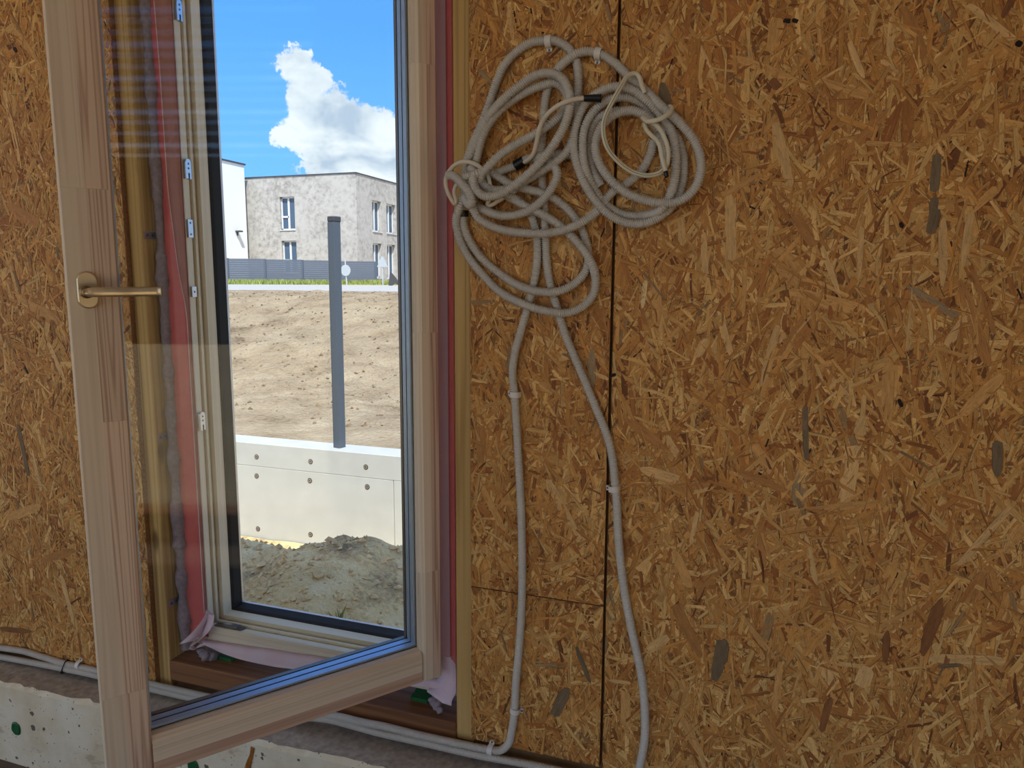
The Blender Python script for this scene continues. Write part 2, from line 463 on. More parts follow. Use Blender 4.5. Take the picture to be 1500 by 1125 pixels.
# ------------------------------------------------------------------ measured outlines in metres (x, z, distance from the boards)
CONDUIT = {"A": [[-0.6377,0.4549,0.0104],[-0.5818,0.4557,0.0104],[-0.5206,0.458,0.0104],[-0.4945,0.4624,0.0104],[-0.4753,0.4834,0.0104],[-0.469,0.5094,0.0104],[-0.4629,0.5499,0.0104],[-0.4587,0.6315,0.0104],[-0.4501,0.7438,0.0104],[-0.4462,0.8529,0.0104],[-0.4489,1.0038,0.0104],[-0.4574,1.1502,0.0104],[-0.4656,1.2676,0.0104],[-0.4704,1.3142,0.0104],[-0.4647,1.3566,0.0104],[-0.4547,1.3931,0.0104],[-0.4406,1.4403,0.0104],[-0.4281,1.4867,0.0104],[-0.4201,1.5392,0.0104],[-0.4205,1.5792,0.0104],[-0.4294,1.6177,0.0104],[-0.444,1.6441,0.0139],[-0.4619,1.6593,0.0243],[-0.4879,1.6698,0.0313],[-0.5151,1.6798,0.0313],[-0.5297,1.6926,0.0382],[-0.527,1.702,0.0452],[-0.5099,1.7206,0.0452],[-0.479,1.7447,0.0452],[-0.4405,1.7641,0.0452],[-0.4078,1.7804,0.0417],[-0.3802,1.8006,0.0313],[-0.3672,1.8193,0.0208],[-0.3609,1.8398,0.0156],[-0.3692,1.8577,0.0156],[-0.3845,1.8703,0.0191],[-0.4212,1.8649,0.0226],[-0.4589,1.8498,0.0243],[-0.4952,1.8271,0.0243],[-0.5221,1.7968,0.0243],[-0.5344,1.7688,0.0261],[-0.5417,1.7392,0.0261],[-0.5547,1.7066,0.0191],[-0.5585,1.671,0.0174],[-0.5476,1.65,0.0226],[-0.5244,1.6381,0.0295],[-0.4865,1.6262,0.0348],[-0.447,1.6292,0.0348],[-0.4125,1.6464,0.0348],[-0.3855,1.6749,0.0348],[-0.3756,1.7026,0.033],[-0.3881,1.7216,0.0278],[-0.408,1.7311,0.0208],[-0.4208,1.7243,0.0191]],"B": [[-0.3453,1.7333,0.0121],[-0.3411,1.7724,0.0104],[-0.3424,1.8446,0.0104],[-0.3429,1.8692,0.0104],[-0.3432,1.8889,0.0104],[-0.3476,1.91,0.0104],[-0.3625,1.9332,0.0104],[-0.388,1.9491,0.0104],[-0.4095,1.9511,0.0104],[-0.434,1.951,0.0104],[-0.4641,1.9377,0.0104],[-0.4919,1.9125,0.0104],[-0.5074,1.8821,0.0104],[-0.5202,1.8498,0.0104],[-0.5361,1.8121,0.0104],[-0.5566,1.7727,0.0104],[-0.5685,1.7403,0.0104],[-0.5724,1.7109,0.0121],[-0.5748,1.6719,0.0139],[-0.5795,1.6467,0.0243],[-0.5908,1.6218,0.0191],[-0.588,1.5894,0.0121],[-0.5692,1.5508,0.0104],[-0.5364,1.5135,0.0139],[-0.4966,1.478,0.0174],[-0.4409,1.4531,0.0278],[-0.3927,1.4405,0.0278],[-0.3524,1.4383,0.0226],[-0.3229,1.4519,0.0156],[-0.3042,1.4772,0.0104],[-0.3011,1.51,0.0156],[-0.3096,1.5409,0.0287],[-0.3386,1.5772,0.0278],[-0.3683,1.6046,0.0295],[-0.4061,1.6275,0.0278],[-0.4424,1.6453,0.0278],[-0.4662,1.6581,0.0243],[-0.4914,1.6701,0.0174],[-0.5129,1.6765,0.0139]],"C": [[-0.5771,1.6411,0.0121],[-0.578,1.6154,0.0104],[-0.5661,1.5838,0.0104],[-0.5407,1.5479,0.0104],[-0.5022,1.5163,0.0104],[-0.4563,1.4907,0.0208],[-0.4114,1.479,0.0278],[-0.3724,1.4794,0.0278],[-0.3424,1.4941,0.0174],[-0.3214,1.5192,0.0104],[-0.3166,1.5493,0.0104],[-0.3268,1.591,0.0104],[-0.3428,1.6195,0.0139],[-0.3704,1.6473,0.0139],[-0.396,1.6635,0.0261],[-0.432,1.675,0.0261],[-0.4738,1.6877,0.0191],[-0.5024,1.7045,0.0191],[-0.5171,1.7146,0.0261],[-0.5307,1.7066,0.0504],[-0.5465,1.7029,0.0539],[-0.5588,1.7005,0.0556]],"D": [[-0.5643,1.7348,0.0278],[-0.554,1.7513,0.0278],[-0.5366,1.7867,0.0278],[-0.5159,1.8172,0.0295],[-0.4854,1.8407,0.04],[-0.4544,1.8637,0.0382],[-0.4217,1.8829,0.0348],[-0.3924,1.8854,0.0348],[-0.3693,1.8746,0.0365],[-0.3531,1.8478,0.0417],[-0.3496,1.8242,0.0435],[-0.3578,1.7903,0.0452],[-0.3787,1.7527,0.0487],[-0.4107,1.7152,0.0522],[-0.4475,1.6847,0.0556],[-0.485,1.664,0.0591],[-0.5139,1.6621,0.0609],[-0.5309,1.6756,0.0609],[-0.538,1.693,0.0574],[-0.5441,1.7114,0.0382],[-0.5534,1.7209,0.0295]],"E": [[-0.5604,1.6614,0.0452],[-0.5474,1.6481,0.0556],[-0.5381,1.6509,0.0643],[-0.5431,1.6689,0.0661],[-0.5602,1.6868,0.0626],[-0.5783,1.7024,0.0574],[-0.5945,1.7066,0.0504]],"F": [[-0.5482,1.6902,0.0208],[-0.5516,1.6654,0.0417],[-0.5422,1.6373,0.0435],[-0.5314,1.6201,0.0417],[-0.4923,1.6011,0.0382],[-0.4408,1.5922,0.04],[-0.3829,1.5913,0.04],[-0.3348,1.6045,0.04],[-0.301,1.6275,0.0278],[-0.289,1.6477,0.0121],[-0.2715,1.6675,0.0104],[-0.2431,1.6826,0.0121],[-0.2185,1.7042,0.0104],[-0.203,1.7341,0.0104],[-0.1983,1.7576,0.0139]],"G": [[-0.5385,1.7011,0.0156],[-0.4986,1.7142,0.0139],[-0.4658,1.7232,0.0139],[-0.447,1.7325,0.0156],[-0.397,1.7387,0.0261],[-0.3584,1.7387,0.0139],[-0.3409,1.7366,0.0139]],"H": [[-0.349,1.7638,0.0261],[-0.3549,1.7476,0.0278],[-0.3721,1.7309,0.0278],[-0.3952,1.715,0.0313],[-0.435,1.6933,0.0348],[-0.4633,1.6804,0.033],[-0.4973,1.6751,0.033],[-0.5202,1.6824,0.033],[-0.5331,1.6991,0.0295]],"J": [[-0.1906,0.4688,0.0104],[-0.1846,0.5047,0.0104],[-0.1777,0.5573,0.0104],[-0.178,0.6109,0.0104],[-0.1877,0.6996,0.0104],[-0.21,0.7925,0.0104],[-0.2293,0.885,0.0104],[-0.2413,0.9703,0.0104],[-0.2513,1.0888,0.0104],[-0.266,1.1798,0.0104],[-0.2995,1.2604,0.0104],[-0.3358,1.3408,0.0104],[-0.3605,1.3958,0.0104],[-0.3766,1.4442,0.0104],[-0.3927,1.4937,0.0104],[-0.4003,1.5392,0.0104],[-0.4039,1.6014,0.0104],[-0.4074,1.6565,0.0104],[-0.412,1.6968,0.0104],[-0.4127,1.7573,0.0104],[-0.4105,1.8017,0.0104],[-0.4043,1.8566,0.0104],[-0.3899,1.8902,0.0104],[-0.3556,1.9139,0.0208],[-0.3348,1.9232,0.0156],[-0.3061,1.9196,0.0104],[-0.2748,1.9,0.0104],[-0.2482,1.8741,0.0139],[-0.2152,1.844,0.0191],[-0.1818,1.8105,0.0313],[-0.1468,1.7784,0.033],[-0.1206,1.7444,0.0313],[-0.1096,1.7052,0.0295],[-0.1177,1.6686,0.0295],[-0.1441,1.645,0.033],[-0.1815,1.6421,0.0365],[-0.2201,1.6517,0.0382],[-0.2521,1.6686,0.0382],[-0.2823,1.6993,0.0382],[-0.2985,1.7307,0.0382],[-0.3007,1.7568,0.0365],[-0.2914,1.7821,0.0348],[-0.2677,1.8024,0.0348],[-0.2365,1.8075,0.0348],[-0.2079,1.7941,0.033],[-0.1889,1.7756,0.0243],[-0.1653,1.7711,0.0156],[-0.1476,1.7422,0.0104],[-0.1413,1.7033,0.0104],[-0.1471,1.6634,0.0104],[-0.1686,1.6289,0.0174],[-0.2028,1.6078,0.0278],[-0.2383,1.6073,0.0278],[-0.2745,1.6242,0.0295],[-0.3039,1.6539,0.0295],[-0.3274,1.6913,0.0278],[-0.3414,1.7294,0.0278],[-0.346,1.7645,0.0278],[-0.3387,1.7987,0.0278],[-0.3236,1.8282,0.0278],[-0.2974,1.8449,0.0313],[-0.2668,1.8517,0.033],[-0.2369,1.8439,0.0313],[-0.2096,1.8238,0.0278],[-0.1851,1.7975,0.0208],[-0.165,1.7687,0.0278],[-0.1567,1.7398,0.0278],[-0.1541,1.7014,0.0278],[-0.16,1.663,0.0278],[-0.1781,1.6304,0.0313],[-0.2154,1.6217,0.0139],[-0.2515,1.625,0.0139],[-0.2864,1.6463,0.0121],[-0.3105,1.6798,0.0139],[-0.323,1.7151,0.0261],[-0.3276,1.7502,0.0261],[-0.3244,1.7846,0.0261],[-0.3085,1.8133,0.0243],[-0.2817,1.8333,0.0191],[-0.2493,1.8354,0.0156],[-0.2242,1.8256,0.0139],[-0.2066,1.8059,0.0104],[-0.1919,1.776,0.0104],[-0.1772,1.745,0.0104],[-0.1772,1.7073,0.0104]],"K": [[-0.2941,1.6797,0.0104],[-0.312,1.7119,0.0104],[-0.3221,1.7526,0.0104],[-0.3158,1.7855,0.0121],[-0.2972,1.8046,0.0156],[-0.2678,1.8125,0.0156],[-0.2397,1.8094,0.0156]]}
FLOOR_RUN = {"L1": [[-2.2198,-0.0104,0.4269],[-2.0488,-0.0104,0.43],[-1.9525,-0.0104,0.4356],[-1.8811,-0.0104,0.4319],[-1.7954,-0.0108,0.4272],[-1.683,-0.01,0.4276],[-1.5378,-0.0104,0.4257],[-1.3994,-0.0104,0.4257],[-1.2241,-0.0104,0.4288],[-1.0584,-0.0104,0.4409],[-0.9155,-0.0104,0.4549],[-0.8516,-0.0104,0.4544],[-0.7784,-0.0104,0.4563],[-0.7071,-0.0104,0.4547],[-0.6379,-0.01,0.4546]],"L2": [[-2.2194,-0.014,0.3938],[-2.0474,-0.014,0.4034],[-1.883,-0.015,0.4111],[-1.7008,-0.017,0.4179],[-1.5306,-0.018,0.4176],[-1.3061,-0.016,0.4171],[-1.0969,-0.014,0.4239],[-0.9384,-0.014,0.4433],[-0.8759,-0.014,0.4425],[-0.8021,-0.014,0.4394],[-0.7303,-0.014,0.4398],[-0.6603,-0.014,0.4401],[-0.5804,-0.014,0.4398],[-0.5143,-0.014,0.4419],[-0.4499,-0.014,0.4455],[-0.3872,-0.014,0.4474],[-0.296,-0.014,0.4486]]}
CABLE = {"white_link": [[-0.303,1.8326,0.0396],[-0.3257,1.8326,0.0467],[-0.3492,1.8275,0.0556],[-0.3747,1.8192,0.052],[-0.394,1.8054,0.0485],[-0.4026,1.7842,0.0591],[-0.4133,1.759,0.0449],[-0.4245,1.7374,0.0343],[-0.4444,1.7273,0.0237]],"white_knot": [[-0.4596,1.6745,0.0272],[-0.4936,1.6573,0.0272],[-0.5137,1.6473,0.0272],[-0.5195,1.6488,0.0272],[-0.5116,1.6669,0.029],[-0.5124,1.6876,0.0308],[-0.5189,1.7051,0.029],[-0.5256,1.7167,0.0414],[-0.5335,1.7227,0.0467],[-0.5457,1.7282,0.0485],[-0.5638,1.7306,0.0467],[-0.5813,1.7248,0.0467],[-0.5908,1.7128,0.052],[-0.5975,1.7013,0.052],[-0.6007,1.6889,0.0467],[-0.5979,1.6734,0.0432],[-0.5922,1.6593,0.0361],[-0.5879,1.6515,0.0326],[-0.5849,1.6581,0.0326],[-0.587,1.6725,0.0361],[-0.5831,1.6852,0.0396],[-0.575,1.6913,0.0414]],"cream_loop": [[-0.2128,1.8367,0.0343],[-0.219,1.8497,0.0361],[-0.2234,1.8634,0.0343],[-0.231,1.871,0.0343],[-0.2433,1.8667,0.0414],[-0.2534,1.8436,0.0573],[-0.2696,1.8151,0.0591],[-0.2818,1.7891,0.0573],[-0.2821,1.7661,0.0591],[-0.2753,1.7419,0.0591],[-0.2585,1.7193,0.052],[-0.2339,1.6997,0.0467],[-0.2066,1.6904,0.0449],[-0.1824,1.6933,0.0432],[-0.169,1.7053,0.0467],[-0.166,1.7285,0.0485],[-0.1742,1.7548,0.0485],[-0.1879,1.7752,0.0502],[-0.2049,1.7853,0.052],[-0.2147,1.7921,0.0449],[-0.2016,1.7817,0.0573],[-0.1798,1.7846,0.0591],[-0.1651,1.7978,0.0467],[-0.1645,1.8074,0.0343],[-0.1702,1.8117,0.0272]],"cream_tail": [[-0.2115,1.7835,0.0396],[-0.2085,1.7723,0.0414],[-0.1978,1.7604,0.0449],[-0.183,1.7441,0.052],[-0.1758,1.7176,0.0538],[-0.169,1.6948,0.0538]]}
CABLE_TIP = [[-0.169,1.6948,0.0538],[-0.1662,1.684,0.0538]]
STRANDS = [[0.059,1.068,0.223,1.109,0.0163,1],[-0.012,1.007,0.107,1.048,0.0149,1],[0.354,1.004,0.427,1.124,0.0128,2],[0.167,1.092,0.176,1.212,0.0305,2],[0.104,1.037,0.131,0.933,0.013,2],[0.182,1.227,0.191,1.265,0.0246,2],[0.091,1.079,0.089,1.166,0.0261,4],[0.099,1.174,0.09,1.269,0.0102,5],[0.378,0.939,0.41,1.011,0.0316,3],[0.402,1.172,0.396,1.236,0.0166,5],[0.304,0.943,0.351,0.966,0.0067,2],[0.422,1.039,0.445,1.093,0.0211,1],[0.121,1.706,0.194,1.789,0.0185,3],[-0.072,1.898,0.04,1.847,0.0155,1],[0.01,1.781,0.044,1.664,0.0203,2],[-0.075,1.654,-0.009,1.691,0.0114,1],[-0.006,1.626,0.115,1.686,0.0077,1],[0.269,1.65,0.268,1.713,0.0165,5],[0.272,1.592,0.27,1.643,0.0146,5],[0.186,1.872,0.184,1.936,0.0118,2],[0.198,1.95,0.237,1.864,0.0247,3],[0.257,1.723,0.356,1.8,0.0066,1],[0.068,1.974,0.081,1.874,0.0078,1],[0.121,1.904,0.15,1.839,0.0115,2],[0.292,1.943,0.363,1.881,0.0129,2],[0.0,1.898,0.007,1.953,0.0263,1],[0.342,1.757,0.362,1.692,0.0198,1],[0.069,1.695,0.091,1.766,0.0221,2],[0.343,1.916,0.354,1.942,0.0111,6],[0.157,1.735,0.245,1.726,0.0094,1],[-0.08,1.861,-0.042,1.781,0.011,3],[-0.06,1.657,-0.054,1.602,0.022,2],[0.173,1.869,0.216,1.827,0.0102,2],[0.08,1.844,0.159,1.808,0.0147,1],[-2.056,0.482,-1.924,0.496,0.0166,6],[-1.904,1.102,-1.881,0.956,0.0151,5],[-1.865,1.044,-1.839,0.919,0.015,2],[-1.869,0.715,-1.729,0.767,0.0268,3],[-0.374,0.564,-0.346,0.638,0.0252,5],[-0.329,0.737,-0.296,0.656,0.0116,5],[-0.433,0.751,-0.34,0.693,0.0156,1],[-0.425,0.674,-0.368,0.684,0.0078,4],[-0.5,0.642,-0.496,0.732,0.0243,3],[-0.257,0.671,-0.211,0.674,0.01,2],[-0.129,0.861,-0.071,0.754,0.0257,3],[-0.222,0.654,-0.218,0.573,0.0245,1],[-0.091,0.875,-0.042,0.946,0.0157,3],[-0.109,0.625,-0.055,0.528,0.0192,1],[-0.044,0.71,-0.035,0.8,0.0234,5],[-0.18,0.751,-0.137,0.79,0.0211,2],[-0.307,1.286,-0.308,1.369,0.0164,4],[-0.44,1.152,-0.346,1.121,0.0171,1],[-0.259,1.152,-0.138,1.162,0.0134,1],[-0.172,1.224,-0.108,1.125,0.0171,2],[-0.232,1.229,-0.156,1.175,0.0211,3],[-0.556,1.23,-0.48,1.254,0.0108,1],[-0.545,1.197,-0.542,1.111,0.0237,3],[-0.306,1.319,-0.273,1.307,0.0095,2],[0.05,1.481,0.183,1.45,0.0272,1],[0.194,1.473,0.299,1.457,0.0116,3],[0.041,1.343,0.09,1.441,0.0361,3],[0.316,1.511,0.373,1.361,0.0184,3],[0.333,1.524,0.378,1.413,0.0114,3],[0.249,1.38,0.252,1.514,0.0093,2],[0.234,1.497,0.322,1.442,0.0142,4],[0.307,1.393,0.335,1.446,0.0173,2],[0.163,1.503,0.163,1.598,0.0105,2],[0.1,1.564,0.135,1.478,0.0109,2],[0.268,1.582,0.274,1.623,0.0176,5],[0.294,1.494,0.285,1.612,0.0148,2],[0.321,1.524,0.326,1.621,0.0144,2],[0.074,1.318,0.133,1.361,0.0163,1],[0.013,1.307,0.036,1.425,0.0162,2],[0.338,1.274,0.395,1.351,0.0215,1],[0.092,1.231,0.091,1.277,0.0114,5],[0.128,1.332,0.171,1.282,0.0143,2],[0.22,1.379,0.226,1.248,0.0206,1],[0.146,1.51,0.283,1.548,0.0146,1],[0.023,1.558,0.069,1.494,0.0416,1],[-0.06,1.639,-0.05,1.536,0.0209,2],[0.05,1.618,0.09,1.564,0.0193,3],[0.045,1.466,0.042,1.388,0.0086,2],[0.317,0.826,0.443,0.844,0.0191,2],[0.313,0.829,0.336,0.946,0.0221,6],[0.177,0.878,0.302,0.839,0.0101,1],[0.24,0.872,0.315,0.935,0.0096,1],[-0.034,0.74,-0.029,0.805,0.0203,5],[0.07,0.669,0.076,0.777,0.0129,1],[-0.009,0.864,0.068,0.776,0.0127,1],[0.156,0.645,0.169,0.72,0.0143,6],[0.406,0.7,0.396,0.813,0.0156,1],[0.144,0.786,0.172,0.733,0.0256,2],[0.191,0.606,0.276,0.651,0.0099,1],[0.051,0.656,0.098,0.562,0.0173,3],[0.254,0.806,0.254,0.87,0.012,6],[0.34,0.814,0.378,0.825,0.0076,5],[0.217,0.75,0.228,0.793,0.0276,2],[-0.206,1.503,-0.212,1.448,0.0104,7],[-0.266,1.479,-0.201,1.43,0.008,2],[-0.202,1.461,-0.118,1.406,0.0091,1],[-0.188,1.5,-0.18,1.412,0.0208,1],[-0.103,1.591,-0.095,1.508,0.0138,2],[-0.145,1.616,-0.14,1.566,0.0151,2],[-0.026,1.54,-0.025,1.434,0.0087,1],[-0.062,1.42,-0.042,1.36,0.014,2],[-0.148,1.533,-0.116,1.48,0.0167,1],[-0.106,1.357,-0.088,1.394,0.0192,2],[-0.208,1.132,-0.128,1.115,0.0223,2],[-0.156,1.095,-0.038,1.118,0.0156,3],[-0.022,1.144,0.075,1.111,0.0157,3],[-0.102,0.99,-0.092,1.058,0.0098,2],[-0.088,0.896,-0.038,0.956,0.0184,3],[-0.136,0.974,-0.098,0.897,0.0216,1],[0.003,1.196,0.07,1.113,0.0225,1],[0.025,1.044,0.03,0.955,0.023,3],[-1.843,1.976,-1.807,1.773,0.0168,2],[-1.791,2.118,-1.712,2.014,0.0218,1],[-1.773,1.888,-1.719,1.752,0.0154,2],[-1.871,1.689,-1.757,1.635,0.0304,3],[-1.853,1.441,-1.714,1.39,0.0266,1],[-1.768,1.335,-1.717,1.229,0.018,2],[-1.928,1.367,-1.876,1.258,0.0166,3],[-1.875,0.637,-1.729,0.579,0.024,1],[-1.792,0.69,-1.758,0.534,0.0173,2],[-1.984,0.825,-1.846,0.88,0.0275,1],[-0.55,1.916,-0.5,1.861,0.0099,4],[-0.486,2.024,-0.476,1.961,0.0102,2],[-0.552,1.08,-0.489,0.966,0.0175,1],[-0.416,1.294,-0.344,1.242,0.0182,1],[-0.399,1.095,-0.324,0.971,0.0197,2],[-0.544,0.928,-0.473,0.876,0.0176,1],[-0.21,1.97,-0.14,1.905,0.0154,1],[-0.129,1.927,-0.09,1.843,0.0159,2],[-0.188,1.862,-0.17,1.789,0.0221,5],[-0.0,1.85,0.016,1.835,0.0157,6],[0.321,1.763,0.332,1.751,0.012,6],[0.016,1.947,0.028,1.944,0.008,8],[0.03,1.947,0.04,1.942,0.007,8],[0.365,1.878,0.374,1.873,0.0101,8],[0.241,1.298,0.248,1.284,0.0072,8],[0.222,1.602,0.226,1.592,0.007,8],[-0.271,1.313,-0.258,1.319,0.0069,8],[-1.86,1.266,-1.848,1.244,0.0093,8],[-1.797,2.07,-1.785,2.06,0.0099,8]]
TAPE = {"flap_line": [[-1.3965,0.052,2.2466],[-1.39,0.052,2.0011],[-1.3878,0.052,1.7135],[-1.3714,0.052,1.5143],[-1.3474,0.052,1.3789],[-1.3316,0.052,1.2413],[-1.335,0.052,1.1],[-1.3342,0.052,0.9559],[-1.3355,0.052,0.8082],[-1.3414,0.052,0.6565],[-1.3446,0.052,0.608]],"fold_a": [[[-1.3435,0.05,0.6322],[-1.34,0.058,0.6233],[-1.3309,0.06,0.6181]],[[-1.3465,0.042,0.6143],[-1.3505,0.05,0.5945],[-1.3544,0.06,0.6008]],[[-1.362,0.035,0.5901],[-1.3648,0.044,0.5699],[-1.3656,0.055,0.5702]],[[-1.3819,0.028,0.567],[-1.3721,0.036,0.5551],[-1.3737,0.05,0.5518]],[[-1.4172,0.022,0.5348],[-1.3931,0.026,0.5429],[-1.3727,0.046,0.5462]]],"fold_b": [[[-1.3461,0.052,0.6193],[-1.3309,0.05,0.6208],[-1.3216,0.052,0.6194]],[[-1.3602,0.058,0.5891],[-1.3376,0.048,0.5937],[-1.3232,0.047,0.5966]],[[-1.3768,0.062,0.565],[-1.3461,0.046,0.574],[-1.3311,0.042,0.5785]],[[-1.3855,0.06,0.5449],[-1.3592,0.044,0.5534],[-1.3441,0.038,0.5648]],[[-1.3964,0.056,0.5332],[-1.3736,0.034,0.5404],[-1.3602,0.03,0.5505]],[[-1.3984,0.05,0.5241],[-1.3866,0.028,0.5333],[-1.3895,0.028,0.5251]],[[-1.3849,0.045,0.5211],[-1.3757,0.03,0.5226],[-1.3806,0.028,0.5228]],[[-1.3658,0.05,0.5357],[-1.3566,0.035,0.539],[-1.3626,0.031,0.5303]],[[-1.3546,0.058,0.5395],[-1.3453,0.045,0.5398],[-1.3418,0.036,0.5392]]],"flap_up": [[-1.3667,0.0615,0.5396],[-1.3396,0.0615,0.5404],[-1.2993,0.0615,0.5416],[-1.2333,0.0615,0.5446],[-1.1475,0.0615,0.5494],[-1.0642,0.0615,0.5522],[-0.9635,0.0615,0.5567],[-0.8663,0.0615,0.5601],[-0.7723,0.0615,0.5635],[-0.7086,0.0615,0.5598],[-0.6639,0.0615,0.5579]],"flap_lo": [[-1.3507,0.036,0.5395],[-1.328,0.04,0.5319],[-1.3087,0.05,0.5186],[-1.2433,0.045,0.5139],[-1.1408,0.05,0.5093],[-1.0578,0.05,0.5156],[-0.956,0.048,0.5232],[-0.8582,0.046,0.5287],[-0.7638,0.044,0.5341],[-0.7004,0.044,0.5431],[-0.6554,0.05,0.5382]],"rflap": [[[-0.667,0.058,0.6216],[-0.6503,0.056,0.6223],[-0.6268,0.05,0.6297]],[[-0.6688,0.057,0.5699],[-0.6463,0.05,0.5746],[-0.6249,0.045,0.5815]],[[-0.6863,0.056,0.5531],[-0.6517,0.042,0.5539],[-0.6212,0.036,0.5668]],[[-0.6944,0.05,0.5391],[-0.6561,0.036,0.5392],[-0.6178,0.028,0.5549]],[[-0.7015,0.046,0.5312],[-0.6579,0.032,0.5273],[-0.6248,0.02,0.5377]],[[-0.6863,0.04,0.5273],[-0.6527,0.028,0.5204],[-0.6257,0.018,0.5251]]]}

# ------------------------------------------------------------------ materials
M = {}
M['stud'] = wood('stud_wood', srgb(212, 174, 108), srgb(150, 112, 60), 'Z', 60, 0.7, 0.8, knots=True)
M['sill'] = wood('sill_wood', srgb(142, 94, 58), srgb(84, 52, 30), 'X', 45, 0.6, 0.8, knots=True)
M['frame_v'] = wood('frame_wood_upright', srgb(232, 216, 186), srgb(212, 190, 154), 'Z', 40, 0.45, 0.6)
M['frame_h'] = wood('frame_wood_lying', srgb(232, 216, 184), srgb(214, 194, 156), 'X', 40, 0.45, 0.6)
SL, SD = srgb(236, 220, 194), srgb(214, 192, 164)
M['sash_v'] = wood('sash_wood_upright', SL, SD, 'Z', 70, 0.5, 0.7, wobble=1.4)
M['sash_v_pink'] = wood('sash_wood_upright_pink', srgb(230, 206, 180), srgb(184, 150, 126), 'Z', 90, 0.5, 1.2, wobble=1.6)
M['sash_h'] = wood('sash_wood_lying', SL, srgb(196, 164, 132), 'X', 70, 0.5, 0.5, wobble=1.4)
M['sash_h_pink'] = wood('sash_wood_lying_pink', srgb(214, 180, 154), srgb(184, 146, 122), 'X', 90, 0.5, 0.9)
M['core'] = plain('wall_core', srgb(120, 90, 56), 0.9, var=0.25, scale=20)
M['dark'] = plain('joint_shadow_gap_felt', srgb(28, 22, 17), 0.95, var=0.3, scale=60)
M['gasket'] = plain('black_gasket', srgb(15, 14, 13), 0.75, var=0.3, scale=120)
M['alu'] = plain('pale_aluminium', srgb(225, 226, 228), 0.35, metal=0.6, var=0.04)
M['spacer'] = plain('blue_grey_spacer_aluminium', srgb(190, 206, 226), 0.5, metal=0.85, var=0.03)
M['zinc'] = plain('zinc_plated_steel', srgb(196, 198, 202), 0.3, metal=1.0, var=0.08, scale=200)
M['steel_dark'] = plain('grey_steel', srgb(120, 112, 104), 0.4, metal=0.9, var=0.1, scale=150)
M['gold'] = plain('champagne_anodised', srgb(228, 208, 172), 0.34, metal=0.85, var=0.03, scale=300)
M['gold_dark'] = plain('champagne_edge', srgb(150, 126, 90), 0.35, metal=0.85, var=0.05, scale=300)
M['conduit'] = plain('grey_conduit_plastic', srgb(206, 200, 189), 0.42, var=0.05, scale=25)
M['clip'] = plain('white_clip_plastic', srgb(228, 222, 214), 0.45, var=0.03)
M['cable'] = plain('white_cable_sheath', srgb(224, 212, 192), 0.45, var=0.03, scale=30)
M['cable_cream'] = plain('cream_cable_sheath', srgb(224, 216, 190), 0.42, var=0.03, scale=30)
M['print'] = plain('cable_print', srgb(120, 124, 84), 0.5, var=0.1)
M['black_tape'] = plain('black_vinyl_tape', srgb(22, 22, 25), 0.4, var=0.25, scale=60)
M['foam'] = plain('grey_purple_foam', srgb(150, 134, 138), 0.85, var=0.22, scale=90, bump=0.5)
M['green'] = plain('green_plastic', srgb(16, 92, 42), 0.5, var=0.3, scale=150)
M['conc_top'] = plain('dusty_concrete', srgb(166, 153, 138), 0.95, var=0.28, scale=60, bump=0.5)
M['drip'] = plain('orange_resin', srgb(170, 104, 40), 0.35, var=0.4, scale=60)


def tape_mat(name, a, b, rough=0.4, trans=0.35):
    m, t, bs = newmat(name)
    co = t.node('ShaderNodeTexCoord').outputs['Object']
    n = t.noise(co, 30, 4, 0.6)
    fib = t.noise(t.scale(co, (1, 1, 0.3)), 900, 2, 0.6)
    c = t.ramp(t.math('ADD', t.math('MULTIPLY', n, 0.8), t.math('MULTIPLY', fib, 0.2)), [(0.3, a), (0.7, b)])
    t.set(bs.inputs['Base Color'], c)
    bs.inputs['Roughness'].default_value = rough
    tr = t.node('ShaderNodeBsdfTranslucent', None, Color=c)
    ms = t.node('ShaderNodeMixShader', None, i0=trans, i1=bs.outputs[0], i2=tr.outputs[0])
    t.l.new(ms.outputs[0], t.out.inputs[0])
    return m


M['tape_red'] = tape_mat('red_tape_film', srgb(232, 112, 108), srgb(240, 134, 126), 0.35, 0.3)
M['tape_shaded'] = tape_mat('shaded_tape_film', srgb(244, 206, 212), srgb(248, 214, 218), 0.4, 0.3)  # shade on the right tape put into the colour as a mauve tone
M['tape_brick'] = tape_mat('terracotta_tape_film', srgb(186, 122, 106), srgb(200, 138, 120), 0.4, 0.25)
M['tape_fleece'] = tape_mat('pink_fleece_backing', srgb(246, 216, 222), srgb(252, 234, 238), 0.8, 0.3)
M['tape_highlight'] = tape_mat('pale_edge_highlight', srgb(240, 214, 212), srgb(250, 230, 228), 0.6, 0.2)


def glass_mat(name, tint=(0.97, 0.985, 0.98), ior=1.5):
    m, t, bs = newmat(name)
    t.n.remove(bs)
    fr = t.node('ShaderNodeFresnel', None, IOR=ior)
    tr = t.node('ShaderNodeBsdfTransparent', None, Color=tint)
    gl = t.node('ShaderNodeBsdfGlossy', None, Roughness=0.0)
    ms = t.node('ShaderNodeMixShader', None, i0=fr.outputs[0], i1=tr.outputs[0], i2=gl.outputs[0])
    t.l.new(ms.outputs[0], t.out.inputs[0])
    return m


M['glass'] = glass_mat('window_glass', (0.985, 0.992, 0.99), 1.26)


